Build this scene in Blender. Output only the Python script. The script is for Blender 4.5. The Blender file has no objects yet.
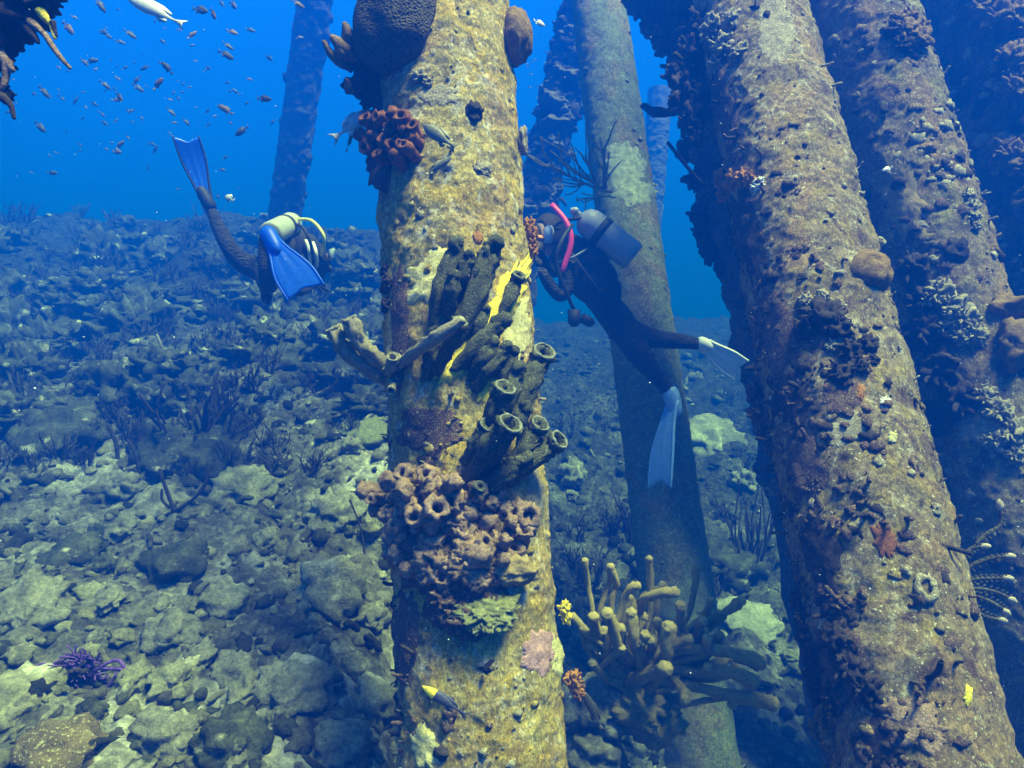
import bpy, bmesh, math, random
import numpy as np
from mathutils import Vector, Matrix, noise, Quaternion

# ------------------------------------------------------------------ camera, world, sun, exposure
S = bpy.context.scene
COL = S.collection
F_PX = 700.0
CAM = Vector((0.0, 0.0, 0.0))
cd = bpy.data.cameras.new("camera"); cam = bpy.data.objects.new("camera", cd); COL.objects.link(cam)
cam.location = CAM; cam.rotation_euler = (math.radians(90), 0, 0)
cd.sensor_width = 36.0; cd.lens = 36.0 * F_PX / 1024.0
cd.clip_start = 0.05; cd.clip_end = 500
S.camera = cam
SUN_EL, SUN_AZ = math.radians(66), math.atan2(0.76, -0.65)      # azimuth from +Y towards +X
sun_dir = Vector((math.sin(SUN_AZ) * math.cos(SUN_EL), math.cos(SUN_AZ) * math.cos(SUN_EL), math.sin(SUN_EL)))
w = bpy.data.worlds.new("World"); S.world = w; w.use_nodes = True
nt = w.node_tree; nt.nodes.clear()
wo = nt.nodes.new('ShaderNodeOutputWorld'); bg = nt.nodes.new('ShaderNodeBackground'); sky = nt.nodes.new('ShaderNodeTexSky')
sky.sky_type = 'NISHITA'; sky.sun_disc = False; sky.sun_elevation = SUN_EL; sky.sun_rotation = SUN_AZ
bg.inputs['Strength'].default_value = 0.11
# seen from under water the sky only comes in through the window overhead; lower down the sea is deep blue
tc = nt.nodes.new('ShaderNodeTexCoord'); sx = nt.nodes.new('ShaderNodeSeparateXYZ'); nt.links.new(tc.outputs['Generated'], sx.inputs[0])
rp = nt.nodes.new('ShaderNodeValToRGB'); nt.links.new(sx.outputs[2], rp.inputs[0])
for i, (p_, c_) in enumerate([(0.0, (.001, .04, .45)), (.22, (.003, .13, .95)), (.55, (.02, .32, 1.2)), (.80, (.60, .66, .64))]):
    if i > 1: rp.color_ramp.elements.new(p_)
    rp.color_ramp.elements[i].position = p_; rp.color_ramp.elements[i].color = tuple(c_) + (1,)
tint = nt.nodes.new('ShaderNodeMix'); tint.data_type = 'RGBA'; tint.blend_type = 'MULTIPLY'; tint.inputs[0].default_value = 1
nt.links.new(rp.outputs[0], tint.inputs[7])
nt.links.new(sky.outputs[0], tint.inputs[6]); nt.links.new(tint.outputs[2], bg.inputs['Color']); nt.links.new(bg.outputs[0], wo.inputs['Surface'])
sd = bpy.data.lights.new("sun", 'SUN'); sun = bpy.data.objects.new("sun", sd); COL.objects.link(sun)
sd.energy = 5.0; sd.angle = math.radians(18); sd.color = (1.0, 0.76, 0.46)
sun.rotation_euler = sun_dir.to_track_quat('Z', 'Y').to_euler(); sun.location = (6, -4, 9)
S.view_settings.view_transform = 'Standard'; S.view_settings.look = 'None'
S.view_settings.gamma = 1; S.view_settings.exposure = 2.62
S.render.resolution_x = 1024; S.render.resolution_y = 768

# haze (the water's own body)
HAZE_DENSITY = 0.185
HAZE_COLOR = (0.0005, 0.054, 0.66)
HAZE_ABSORB = (0.12, 0.38, 0.40)

rnd = random.Random(7)

# ------------------------------------------------------------------ helpers
def at(px, py, d):
    return Vector((CAM.x + d * (px - 512) / F_PX, CAM.y + d, CAM.z + d * (384 - py) / F_PX))
def P(n): return n / F_PX
def nz(v, s=1.0, o=0.0): return noise.noise(Vector((v[0] * s + o, v[1] * s + o * 1.7, v[2] * s - o)))
def fb(v, s=1.0, o=0.0, k=4):
    return noise.fractal(Vector((v[0] * s + o, v[1] * s + o * 1.7, v[2] * s - o)), 1.0, 2.0, k)
def lerp(a, b, t): return a + (b - a) * t
def sst(a, b, x):
    t = min(1, max(0, (x - a) / (b - a))); return t * t * (3 - 2 * t)

class MB:
    def __init__(s): s.v = []; s.f = []
    def add(s, vs, fs):
        o = len(s.v); s.v.extend([tuple(v) for v in vs]); s.f.extend([tuple(i + o for i in f) for f in fs])
    def build(s, name, mat, parent=None, smooth=True):
        me = bpy.data.meshes.new(name); me.from_pydata(s.v, [], s.f); me.update()
        if smooth: me.polygons.foreach_set('use_smooth', [True] * len(me.polygons))
        for m in (mat if isinstance(mat, (list, tuple)) else [mat]): me.materials.append(m)
        o = bpy.data.objects.new(name, me); COL.objects.link(o)
        if parent is not None: o.parent = parent; o.matrix_parent_inverse = parent.matrix_world.inverted() if False else Matrix.Translation(-parent.location)
        return o

def _ico(n):
    b = bmesh.new(); bmesh.ops.create_icosphere(b, subdivisions=n, radius=1.0)
    v = [x.co.copy() for x in b.verts]; f = [tuple(q.index for q in p.verts) for p in b.faces]; b.free(); return v, f
ICO = {n: _ico(n) for n in (1, 2, 3, 4, 5)}

def frame(n):
    n = n.normalized(); a = Vector((0, 0, 1)) if abs(n.z) < .9 else Vector((1, 0, 0))
    x = a.cross(n).normalized(); return x, n.cross(x), n

def lump(mb, c, r, n=2, axis=None, flat=1.0, amp=.25, fs=1.6, seed=0.0, sx=1.0, sy=1.0, crag=0.0):
    """uneven rounded lump; flat scales along axis"""
    X, Y, Z = frame(axis if axis is not None else Vector((0, 0, 1)))
    vs = []
    for v in ICO[n][0]:
        k = 1 + amp * fb(v, fs, seed, 3)
        if crag: k += crag * (abs(fb(v, fs * 2.3, seed + 7, 5)) * 2 - .5) + crag * .5 * fb(v, fs * 7, seed + 3, 3)
        vs.append(c + (X * v.x * sx + Y * v.y * sy + Z * v.z * flat) * r * k)
    mb.add(vs, ICO[n][1])

def tube(mb, pts, rad, seg=10, cap=True, hollow=0.0, rough=0.0, seed=0.0, rs=20.0, squash=None, lip=.62):
    """swept tube through pts; hollow>0 -> open mouth this deep with a rounded lip"""
    pts = [Vector(p) for p in pts]; n = len(pts)
    rad = [rad] * n if not hasattr(rad, '__len__') else list(rad)
    T = [(pts[min(i + 1, n - 1)] - pts[max(i - 1, 0)]).normalized() for i in range(n)]
    X, Y, _ = frame(T[0]); rings = []
    C = list(zip(pts, T, rad))
    tip_p, tip_t, tip_r = C[-1]
    if hollow > 0:
        C += [(tip_p + tip_t * tip_r * .12, tip_t, tip_r * .93), (tip_p + tip_t * tip_r * .17, tip_t, tip_r * (.5 + lip * .5)), (tip_p + tip_t * tip_r * .02, tip_t, tip_r * lip),
              (tip_p - tip_t * hollow * .5, tip_t, tip_r * lip * .85), (tip_p - tip_t * hollow, tip_t, tip_r * lip * .5)]
    elif cap:
        C += [(tip_p + tip_t * tip_r * .45, tip_t, tip_r * .82), (tip_p + tip_t * tip_r * .8, tip_t, tip_r * .45)]
    base = len(mb.v); vs = []; fs = []
    prev = C[0][1]
    for (p, t, r) in C:
        q = prev.rotation_difference(t); X = q @ X; X = (X - t * X.dot(t)).normalized(); Y = t.cross(X); prev = t
        for k in range(seg):
            a = 2 * math.pi * k / seg
            d = X * math.cos(a) + Y * math.sin(a)
            if squash: d = X * math.cos(a) + Y * math.sin(a) * squash
            rr = r
            if rough:
                rr = r * (1 + rough * fb(p + d * r, rs, seed, 3))
            vs.append(p + d * rr)
    m = len(C)
    for i in range(m - 1):
        for k in range(seg):
            a = i * seg + k; b = i * seg + (k + 1) % seg
            fs.append((a, b, b + seg, a + seg))
    vs.append(C[-1][0]); L = len(vs) - 1
    for k in range(seg): fs.append(((m - 1) * seg + k, (m - 1) * seg + (k + 1) % seg, L))
    vs.append(C[0][0]); L = len(vs) - 1
    for k in range(seg): fs.append(((k + 1) % seg, k, L))
    mb.add(vs, fs)

def curve(pts, n=10):
    """Catmull-Rom resample"""
    pts = [Vector(p) for p in pts]
    if len(pts) == 2: return [pts[0].lerp(pts[1], i / (n - 1)) for i in range(n)]
    q = [pts[0] * 2 - pts[1]] + pts + [pts[-1] * 2 - pts[-2]]; out = []
    m = len(pts) - 1
    for i in range(n):
        u = i / (n - 1) * m; k = min(int(u), m - 1); t = u - k
        a, b, c, d = q[k:k + 4]
        out.append(.5 * ((2 * b) + (-a + c) * t + (2 * a - 5 * b + 4 * c - d) * t * t + (-a + 3 * b - 3 * c + d) * t ** 3))
    return out

def tag(o, label=None, cat=None, group=None, kind=None):
    if label: o['label'] = label
    if cat: o['category'] = cat
    if group: o['group'] = group
    if kind: o['kind'] = kind
    return o
def empty(name, loc, label=None, cat=None, group=None):
    o = bpy.data.objects.new(name, None); COL.objects.link(o); o.location = loc; o.empty_display_size = .1
    return tag(o, label, cat, group)
def centre(o):
    """move a top-level mesh's origin to its base point"""
    me = o.data; n = len(me.vertices); a = np.empty(n * 3); me.vertices.foreach_get('co', a); a = a.reshape(-1, 3)
    c = a.mean(0); c[2] = a[:, 2].min(); a -= c; me.vertices.foreach_set('co', a.ravel()); me.update(); o.location = Vector(c)
    return o
def mat4(o): return Matrix.Translation(o.location)

# ------------------------------------------------------------------ materials
def hexc(*c): return tuple(c) + (1,)
class NB:
    def __init__(s, name):
        s.m = bpy.data.materials.new(name); s.m.use_nodes = True; s.t = s.m.node_tree; s.t.nodes.clear()
        s.out = s.n('ShaderNodeOutputMaterial'); s.b = s.n('ShaderNodeBsdfPrincipled'); s.l(s.b.outputs[0], s.out.inputs[0])
        s.co = s.n('ShaderNodeTexCoord').outputs['Object']
    def n(s, t, **k):
        x = s.t.nodes.new(t)
        for a, b in k.items(): setattr(x, a, b)
        return x
    def l(s, a, b): s.t.links.new(a, b)
    def noise(s, sc, det=5, rough=.6, dist=0.0, stretch=None, off=0.0):
        x = s.n('ShaderNodeTexNoise'); x.inputs['Scale'].default_value = sc; x.inputs['Detail'].default_value = det
        x.inputs['Roughness'].default_value = rough; x.inputs['Distortion'].default_value = dist
        mp = s.n('ShaderNodeMapping'); mp.inputs['Scale'].default_value = stretch or (1, 1, 1); mp.inputs['Location'].default_value = (off, off * 1.3, -off)
        s.l(s.co, mp.inputs[0]); s.l(mp.outputs[0], x.inputs['Vector']); return x.outputs['Fac']
    def vor(s, sc, feat='F1', out='Distance', warp=0.0):
        x = s.n('ShaderNodeTexVoronoi'); x.feature = feat; x.inputs['Scale'].default_value = sc
        if warp:
            nn = s.n('ShaderNodeTexNoise'); nn.inputs['Scale'].default_value = sc * .7; s.l(s.co, nn.inputs['Vector'])
            a = s.n('ShaderNodeVectorMath', operation='MULTIPLY_ADD'); s.l(nn.outputs['Color'], a.inputs[0]); a.inputs[1].default_value = (warp,) * 3; s.l(s.co, a.inputs[2])
            s.l(a.outputs[0], x.inputs['Vector'])
        else: s.l(s.co, x.inputs['Vector'])
        return x.outputs[out]
    def ramp(s, fac, stops, interp='LINEAR'):
        r = s.n('ShaderNodeValToRGB'); e = r.color_ramp; e.interpolation = interp
        while len(e.elements) < len(stops): e.elements.new(.5)
        for i, (p, c) in enumerate(stops):
            e.elements[i].position = p; e.elements[i].color = hexc(*c) if hasattr(c, '__len__') else (c, c, c, 1)
        s.l(fac, r.inputs[0]); return r.outputs[0]
    def mix(s, fac, a, b, mode='MIX'):
        x = s.n('ShaderNodeMix', data_type='RGBA', blend_type=mode)
        if hasattr(fac, 'node'): s.l(fac, x.inputs[0])
        else: x.inputs[0].default_value = fac
        for v, i in ((a, 6), (b, 7)):
            if hasattr(v, 'node'): s.l(v, x.inputs[i])
            else: x.inputs[i].default_value = hexc(*v)
        return x.outputs[2]
    def math(s, op, a, b=0.0):
        x = s.n('ShaderNodeMath', operation=op)
        for v, i in ((a, 0), (b, 1)):
            if hasattr(v, 'node'): s.l(v, x.inputs[i])
            else: x.inputs[i].default_value = v
        return x.outputs[0]
    def bump(s, h, dist=.01, st=1.0):
        b = s.n('ShaderNodeBump'); b.inputs['Distance'].default_value = dist; b.inputs['Strength'].default_value = st
        s.l(h, b.inputs['Height']); s.l(b.outputs[0], s.b.inputs['Normal'])
    def fin(s, col, rough=.85, spec=.25):
        if hasattr(col, 'node'): s.l(col, s.b.inputs['Base Color'])
        else: s.b.inputs['Base Color'].default_value = hexc(*col)
        if hasattr(rough, 'node'): s.l(rough, s.b.inputs['Roughness'])
        else: s.b.inputs['Roughness'].default_value = rough
        s.b.inputs['Specular IOR Level'].default_value = spec
        return s.m

def growth(name, c1, c2, c3=None, sc=30, bump=.006, bs=90, rough=.9, spec=.15, speck=None):
    s = NB(name); f = s.noise(sc, 6, .65)
    st = [(.3, c1), (.6, c2)] + ([(.75, c3)] if c3 else [])
    col = s.ramp(f, st)
    if speck: col = s.mix(s.ramp(s.noise(sc * 6, 3, .6, off=5), [(.56, 0.0), (.66, 1.0)]), col, speck)
    s.bump(s.noise(bs, 5, .7, off=2), bump); return s.fin(col, rough, spec)

def pile_mat(name, base, dark, pale, yel, pat, k_pale=.55, k_yel=.55, k_dark=.52, off=0.0):
    s = NB(name)
    col = s.ramp(s.noise(9, 8, .7, .6, (1, 1, .7), off), [(.3, dark), (.47, base), (.72, [min(1, x * 1.5) for x in base])])
    m = s.ramp(s.noise(7, 6, .68, 1.0, (1, 1, .8), off + 3), [(k_yel, 0.0), (k_yel + .1, 1.0)])
    col = s.mix(s.math('MULTIPLY', m, .8), col, yel)
    m = s.ramp(s.noise(16, 7, .75, .8, (1, 1, .6), off + 8), [(k_pale, 0.0), (k_pale + .09, 1.0)])
    col = s.mix(s.math('MULTIPLY', m, .75), col, pale)
    m = s.ramp(s.noise(3.2, 6, .65, .8, (1, 1, .6), off + 50), [(.50, 0.0), (.60, 1.0)])
    col = s.mix(s.math('MULTIPLY', m, .45), col, (.30, .17, .07))
    m = s.ramp(s.noise(5, 7, .7, 1.2, None, off + 14), [(k_dark, 0.0), (k_dark + .07, 1.0)])
    col = s.mix(s.math('MULTIPLY', m, .8), col, pat)
    # fine mottling: small crusts, pores and streaks
    v = s.vor(75, 'F1', 'Color', .02)
    bw = s.n('ShaderNodeRGBToBW'); s.l(v, bw.inputs[0])
    col = s.mix(.75, col, s.ramp(bw.outputs[0], [(.1, .55), (.5, .9), (.9, 1.35)]), 'MULTIPLY')
    fine = s.noise(120, 5, .75, .5, (1, 1, .5), off)
    col = s.mix(.85, col, s.ramp(fine, [(.3, .32), (.5, .9), (.7, 1.65)]), 'MULTIPLY')
    sp = s.ramp(s.noise(95, 2, .5, off=off + 30), [(.66, 0.0), (.71, 1.0)])
    col = s.mix(s.math('MULTIPLY', sp, .8), col, (.62, .60, .42))
    hole = s.ramp(s.noise(60, 3, .6, 1.0, None, off + 40), [(.25, 1.0), (.31, 0.0)])
    col = s.mix(hole, col, (.03, .022, .03))
    h = s.math('ADD', s.math('MULTIPLY', s.noise(28, 7, .72, .6, (1, 1, .7), off), 1.4), s.math('MULTIPLY', s.noise(140, 5, .75, 0, (1, 1, .6), off), .7))
    h = s.math('SUBTRACT', h, s.math('MULTIPLY', hole, .5))
    s.bump(h, .011, 1.0)
    return s.fin(col, .9, .15)

M = {}
M['pile_a'] = pile_mat('pile crust ochre', (.33, .26, .08), (.13, .10, .045), (.56, .53, .40), (.42, .29, .03), (.20, .19, .19), .53, .46, .60, 0)
M['pile_b'] = pile_mat('pile crust grey', (.19, .145, .08), (.06, .04, .035), (.46, .42, .29), (.27, .20, .045), (.07, .038, .038), .54, .52, .56, 11)
M['pile_d'] = pile_mat('pile crust dark', (.09, .07, .045), (.03, .025, .025), (.20, .18, .13), (.12, .10, .04), (.05, .035, .035), .60, .56, .55, 29)  # the top right pile's shadow is put into this darker crust colour
M['pile_c'] = pile_mat('pile crust brown', (.16, .125, .07), (.07, .05, .055), (.36, .35, .30), (.21, .19, .06), (.08, .05, .06), .60, .54, .55, 23)
M['pile_m'] = pile_mat('pile crust olive', (.17, .20, .10), (.08, .10, .055), (.34, .40, .27), (.24, .27, .10), (.10, .10, .07), .60, .58, .60, 37)
M['pile_far'] = growth('pile far crust', (.05, .045, .05), (.12, .11, .09), (.2, .2, .16), 6, .02, 25)
M['maroon'] = growth('maroon encrusting algae', (.035, .02, .03), (.10, .055, .05), (.2, .13, .08), 40, .008, 120, speck=(.3, .28, .15))
M['crust'] = growth('pale crust', (.10, .085, .06), (.27, .23, .14), (.48, .46, .34), 45, .006, 140, speck=(.6, .58, .42))
M['tube'] = growth('tube sponge', (.018, .022, .010), (.07, .075, .038), (.20, .20, .12), 35, .010, 110, speck=(.19, .19, .12))
M['rim'] = growth('sponge rim', (.06, .065, .04), (.20, .21, .15), None, 120, .003, 200)
M['tan'] = growth('tan tubes', (.13, .11, .06), (.28, .25, .15), (.42, .40, .26), 60, .006, 160, speck=(.5, .5, .4))
M['yellow'] = growth('yellow sponge', (.45, .34, .02), (.76, .62, .05), (.76, .70, .34), 60, .007, 120)
M['pyellow'] = growth('pale yellow sponge', (.30, .26, .08), (.58, .53, .24), (.74, .70, .48), 60, .007, 120)
M['orange'] = growth('orange sponge', (.16, .06, .015), (.36, .16, .03), (.45, .28, .08), 50, .006, 130)
M['rust'] = growth('rust cup coral', (.06, .022, .012), (.21, .08, .03), (.36, .19, .08), 55, .006, 140)
M['pinkbrown'] = growth('pink brown sponge', (.10, .06, .04), (.36, .23, .15), (.58, .44, .32), 38, .012, 90, speck=(.45, .36, .26))
M['ochre'] = growth('ochre smooth sponge', (.20, .14, .05), (.32, .24, .11), (.42, .36, .22), 50, .006, 200)
M['green'] = growth('green algae film', (.08, .09, .03), (.22, .23, .10), (.46, .46, .3), 55, .010, 110)
M['pink'] = growth('pink coralline', (.22, .12, .11), (.45, .26, .26), (.6, .48, .42), 60, .006, 140)
M['white'] = growth('white crust', (.30, .30, .27), (.66, .68, .62), (.8, .8, .76), 40, .004, 140)
M['sand'] = growth('pale sand and rubble', (.22, .22, .17), (.42, .43, .35), (.55, .56, .46), 9, .03, 22, speck=(.2, .19, .14))
M['band'] = growth('pale scraped band', (.13, .16, .08), (.40, .45, .26), (.62, .66, .46), 26, .004, 60, speck=(.2, .22, .12))
M['rustrock'] = _rust = growth('rust and yellow stained rock', (.06, .045, .025), (.19, .14, .06), (.34, .33, .14), 14, .02, 60, speck=(.45, .42, .25))
M['dark'] = growth('dark sponge', (.012, .010, .013), (.045, .035, .035), (.09, .075, .06), 40, .008, 110)
M['darkb'] = growth('dark brown branches', (.012, .010, .012), (.04, .032, .032), None, 40, .004, 110)
M['ball'] = growth('ball sponge', (.09, .05, .022), (.20, .13, .055), (.38, .29, .14), 35, .008, 100)
M['soft'] = growth('soft coral fingers', (.20, .16, .04), (.35, .28, .08), (.50, .42, .18), 70, .008, 160, speck=(.5, .44, .25))
M['softtip'] = growth('soft coral tips', (.24, .19, .055), (.40, .33, .12), None, 60, .005, 220)
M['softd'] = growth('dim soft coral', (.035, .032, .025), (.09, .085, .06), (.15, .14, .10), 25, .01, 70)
M['purple'] = growth('purple sponge', (.03, .015, .10), (.16, .07, .40), (.35, .22, .55), 60, .004, 160)
M['feather'] = growth('feather worm plumes', (.22, .18, .12), (.45, .38, .28), None, 60, .003, 160)

def _brain():
    s = NB('brain coral ridges'); d = s.vor(75, 'DISTANCE_TO_EDGE', 'Distance', .012)
    r = s.ramp(d, [(.0, 1.0), (.25, .35), (.5, .0)])
    col = s.mix(r, (.022, .02, .014), (.085, .075, .045)); s.bump(r, .007); return s.fin(col, .9, .1)
M['brain'] = _brain()
def _ground():
    s = NB('reef rubble ground')
    col = s.ramp(s.noise(2.6, 8, .68, .5), [(.34, (.035, .034, .03)), (.45, (.11, .108, .085)), (.56, (.25, .245, .19)), (.68, (.44, .44, .36))])
    m = s.ramp(s.noise(1.1, 6, .6, .3, None, 9), [(.56, 0.0), (.66, 1.0)])
    col = s.mix(m, col, (.50, .50, .42))
    sep = s.n('ShaderNodeSeparateXYZ'); s.l(s.co, sep.inputs[0])      # dark coral cover takes over upslope; its colour also paints in the far fade
    cov = s.math('ADD', s.math('MULTIPLY', s.noise(.8, 6, .7, .5, None, 21), 2.0), s.math('MULTIPLY', sep.outputs[1], .18))
    col = s.mix(s.math('MULTIPLY', s.ramp(cov, [(.0, 0.0), (.5, 0.0), (1.0, 1.0)]) if False else s.math('MINIMUM', s.math('MAXIMUM', s.math('SUBTRACT', s.math('MULTIPLY', cov, 1.0), 1.75), 0.0), 1.0), .95), col, (.026, .030, .021))
    v = s.vor(18, 'F1', 'Color', .05); bw = s.n('ShaderNodeRGBToBW'); s.l(v, bw.inputs[0])
    col = s.mix(.7, col, s.ramp(bw.outputs[0], [(.15, .3), (.5, .9), (.85, 1.5)]), 'MULTIPLY')
    col = s.mix(.9, col, s.ramp(s.noise(32, 6, .75), [(.3, .25), (.5, .85), (.7, 1.7)]), 'MULTIPLY')
    h = s.math('ADD', s.math('MULTIPLY', s.noise(14, 8, .75), 1.0), s.math('MULTIPLY', s.vor(18, 'F1', 'Distance', .05), -.6))
    s.bump(h, .05); return s.fin(col, .95, .1)
M['ground'] = _ground()
def _stone(name, a, b, c, off, sc=7):
    s = NB(name)
    col = s.ramp(s.noise(sc, 8, .7, .4, None, off), [(.3, a), (.5, b), (.7, c)])
    m = s.ramp(s.noise(sc * .5, 5, .6, .3, None, off + 5), [(.60, 0.0), (.68, 1.0)])
    col = s.mix(s.math('MULTIPLY', m, .7), col, (.55, .55, .46))
    col = s.mix(.85, col, s.ramp(s.noise(60, 6, .75, 0, None, off), [(.3, .3), (.5, .9), (.7, 1.6)]), 'MULTIPLY')
    isl = s.n('ShaderNodeNewGeometry').outputs['Random Per Island']
    col = s.mix(.9, col, s.ramp(isl, [(0.0, (.30, .28, .30)), (.35, (.75, .72, .62)), (.7, (1.15, 1.1, .85)), (1.0, (1.45, 1.45, 1.3))]), 'MULTIPLY')
    s.bump(s.math('ADD', s.noise(22, 8, .75, 0, None, off), s.math('MULTIPLY', s.noise(110, 4, .7), .35)), .025); return s.fin(col, .95, .1)
M['stone'] = _stone('rubble stone', (.07, .07, .06), (.18, .18, .15), (.32, .32, .27), 0)
M['stone2'] = _stone('yellowed rubble stone', (.07, .072, .055), (.18, .18, .13), (.31, .31, .23), 20)
M['stone3'] = _stone('dark coral rock', (.018, .021, .016), (.046, .052, .036), (.12, .125, .09), 40)
def plain(name, c, rough=.5, spec=.4, var=.15, sc=40):
    s = NB(name); col = s.mix(1.0, c, s.ramp(s.noise(sc, 4, .6), [(.3, 1 - var), (.7, 1 + var)]), 'MULTIPLY')
    s.bump(s.noise(sc * 3, 3, .6), .0015); return s.fin(col, rough, spec)
def _suit():
    s = NB('black neoprene'); col = s.ramp(s.noise(14, 5, .6), [(.3, (.010, .010, .013)), (.7, (.028, .028, .033))])
    h = s.math('ADD', s.noise(16, 3, .5, 1.5, (1, 1, 2.2)), s.math('MULTIPLY', s.noise(200, 2, .5), .05)); s.bump(h, .03); return s.fin(col, .7, .25)
M['wetsuit'] = _suit()
M['bcd'] = plain('black nylon webbing', (.03, .03, .035), .8, .2, .3)
M['tank'] = plain('grey painted cylinder', (.30, .33, .35), .45, .4, .12)
M['tankw'] = plain('pale painted cylinder', (.42, .43, .30), .45, .4, .12)
M['metal'] = plain('worn metal', (.5, .5, .5), .35, .5, .1)
M['magenta'] = plain('magenta hose', (.85, .05, .22), .45, .4, .05)
M['yhose'] = plain('yellow hose', (.80, .75, .12), .45, .4, .05)
M['finblue'] = plain('blue fin blade', (.004, .10, .78), .4, .4, .15)
M['finsky'] = plain('pale blue fin blade', (.22, .42, .70), .4, .4, .15)
M['finwhite'] = plain('white fin blade', (.78, .80, .78), .4, .4, .08)
M['black'] = plain('black rubber', (.02, .02, .022), .6, .3, .2)
M['skin'] = plain('skin', (.45, .27, .19), .55, .3, .08)
M['glass'] = plain('mask lens', (.05, .07, .08), .1, .7, .05)
M['silver'] = plain('silver reflective band', (.7, .7, .68), .35, .5, .05)
M['orangep'] = plain('orange plastic', (.8, .22, .03), .45, .4, .05)
M['hair'] = plain('dark hair', (.02, .015, .012), .7, .2, .3)
M['fishdark'] = plain('dusky fish scales', (.035, .035, .035), .5, .4, .3, 90)
M['fishbrown'] = plain('brown fish scales', (.13, .075, .04), .5, .4, .3, 90)
M['fishpale'] = plain('pale silver fish scales', (.55, .55, .48), .35, .5, .15, 90)
M['fishyellow'] = plain('yellow fish scales', (.80, .62, .03), .45, .4, .1, 90)
M['fishnavy'] = plain('navy fish scales', (.05, .05, .09), .45, .4, .2, 90)
M['fishrim'] = plain('grey green fish scales', (.14, .14, .09), .45, .4, .3, 90)
M['eye'] = plain('fish eye', (.01, .01, .01), .2, .6, 0)

# ------------------------------------------------------------------ seabed
YL = [0, 2.3, 4.5, 6.5, 8.5, 12, 15, 22, 60]; ZL = [-1.75, -1.28, -.68, -.05, .85, 2.55, 3.0, 2.6, 1.0]
YR = [0, 2.0, 3.9, 5.0, 7.0, 9.0, 12, 16, 22, 60]; ZR = [-3.1, -2.85, -2.6, -2.35, -1.55, -.65, .65, 1.4, 1.4, 0.5]
def ground_base(x, y):
    y = max(0, y)
    t = sst(-.9, .7, x)
    z = lerp(float(np.interp(y, YL, ZL)), float(np.interp(y, YR, ZR)), t)
    z = max(z, -3.0 + 1.72 * math.exp(-((x - .36) ** 2 / .09 + (y - 2.85) ** 2 / .20)) if y < 5 else z)
    if x < -1: z += .035 * min(-x - 1, 8) * min(1, y / 8)
    return z
def ground_h(x, y):
    z = ground_base(x, y)
    A = min(1, max(.35, y / 5))
    z += A * (.26 * fb((x, y, 0), .55, 3, 3) + .12 * fb((x, y, 0), 1.7, 8, 3))
    d = noise.voronoi(Vector((x * 3.1 + .3 * nz((x, y, 0), 2), y * 3.1, 1.3)))[0]
    z += .10 * A * (.5 - d[0]) + .05 * A * (d[1] - d[0])
    d = noise.voronoi(Vector((x * 8.5, y * 8.5, 4.3)))[0]
    z += .04 * (.5 - d[0])
    if y < 9: z += .035 * (abs(fb((x, y, 0), 7, 2, 5)) * 2 - .5) * A
    return z
def on_ground(px, py, dmax=30):
    v = at(px, py, 1.0); d = 1.0
    while d < dmax:
        if d * v.z <= ground_h(d * v.x, d * v.y): break
        d += .03
    return Vector((d * v.x, d * v.y, ground_h(d * v.x, d * v.y))), d
NX, NY = 520, 520
g = MB()
for j in range(NY):
    y = .5 * (70 / .5) ** (j / (NY - 1))
    for i in range(NX):
        s_ = 2 * i / (NX - 1) - 1
        x = s_ * (y * .95 + 1.6)
        g.v.append((x, y, ground_h(x, y)))
for j in range(NY - 1):
    for i in range(NX - 1):
        a = j * NX + i; g.f.append((a, a + 1, a + 1 + NX, a + NX))
o = g.build('seabed', M['ground']); tag(o, 'rubble covered reef slope rising away to the left', 'ground', kind='structure')

def ground_normal(x, y, e=.08):
    a = ground_base(x + e, y) - ground_base(x - e, y); b = ground_base(x, y + e) - ground_base(x, y - e)
    return Vector((-a, -b, 2 * e)).normalized()

# loose rubble: past counting -> one object
mb = [MB(), MB(), MB()]
r2 = random.Random(11)
for i in range(7500):
    y = 1.3 * (13 / 1.3) ** (r2.random() ** .8); x = r2.uniform(-.95, .95) * (y * .85 + .3)
    r = (.012 + .048 * r2.random() ** 2.6) * (0.75 + y * .09)
    c = Vector((x, y, ground_h(x, y) + r * .15)); mi = 2 if r2.random() < sst(4, 8, y) * .93 else i % 3  # mostly dark stone far off, so its colour adds to the distance fade
    ax = (ground_normal(x, y) + Vector((r2.uniform(-.6, .6), r2.uniform(-.6, .6), 0))).normalized()
    if r2.random() < .22:                                           # broken finger of dead coral
        X, Y, Z = frame(ax); a = r2.uniform(0, 6.28); d_ = X * math.cos(a) + Y * math.sin(a) + Z * r2.uniform(-.1, .35); L = r * r2.uniform(1.5, 3)
        tube(mb[mi], curve([c - d_ * L * .5, c + Z * r * .3, c + d_ * L * .5 + Z * r2.uniform(-.2, .3) * L], 5), [r * k for k in (.28, .34, .3, .33, .24)], 6, True, 0, .5, i, 30)
    else:
        lump(mb[mi], c, r, 3 if r > .05 * (y * .3) else 2, ax, r2.uniform(.4, .85), .5, 1.7, r2.uniform(0, 90), r2.uniform(.75, 1.4), r2.uniform(.65, 1.1), .18)
for k, m_ in enumerate(('stone', 'stone2', 'stone3')):
    o = mb[k].build('rubble', M[m_])
    tag(o, ['grey green coral rubble strewn all over the seabed', 'yellowish coral rubble pieces scattered among the grey ones', 'dark coral rubble pieces wedged between paler stones'][k], 'rubble', kind='stuff')

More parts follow.
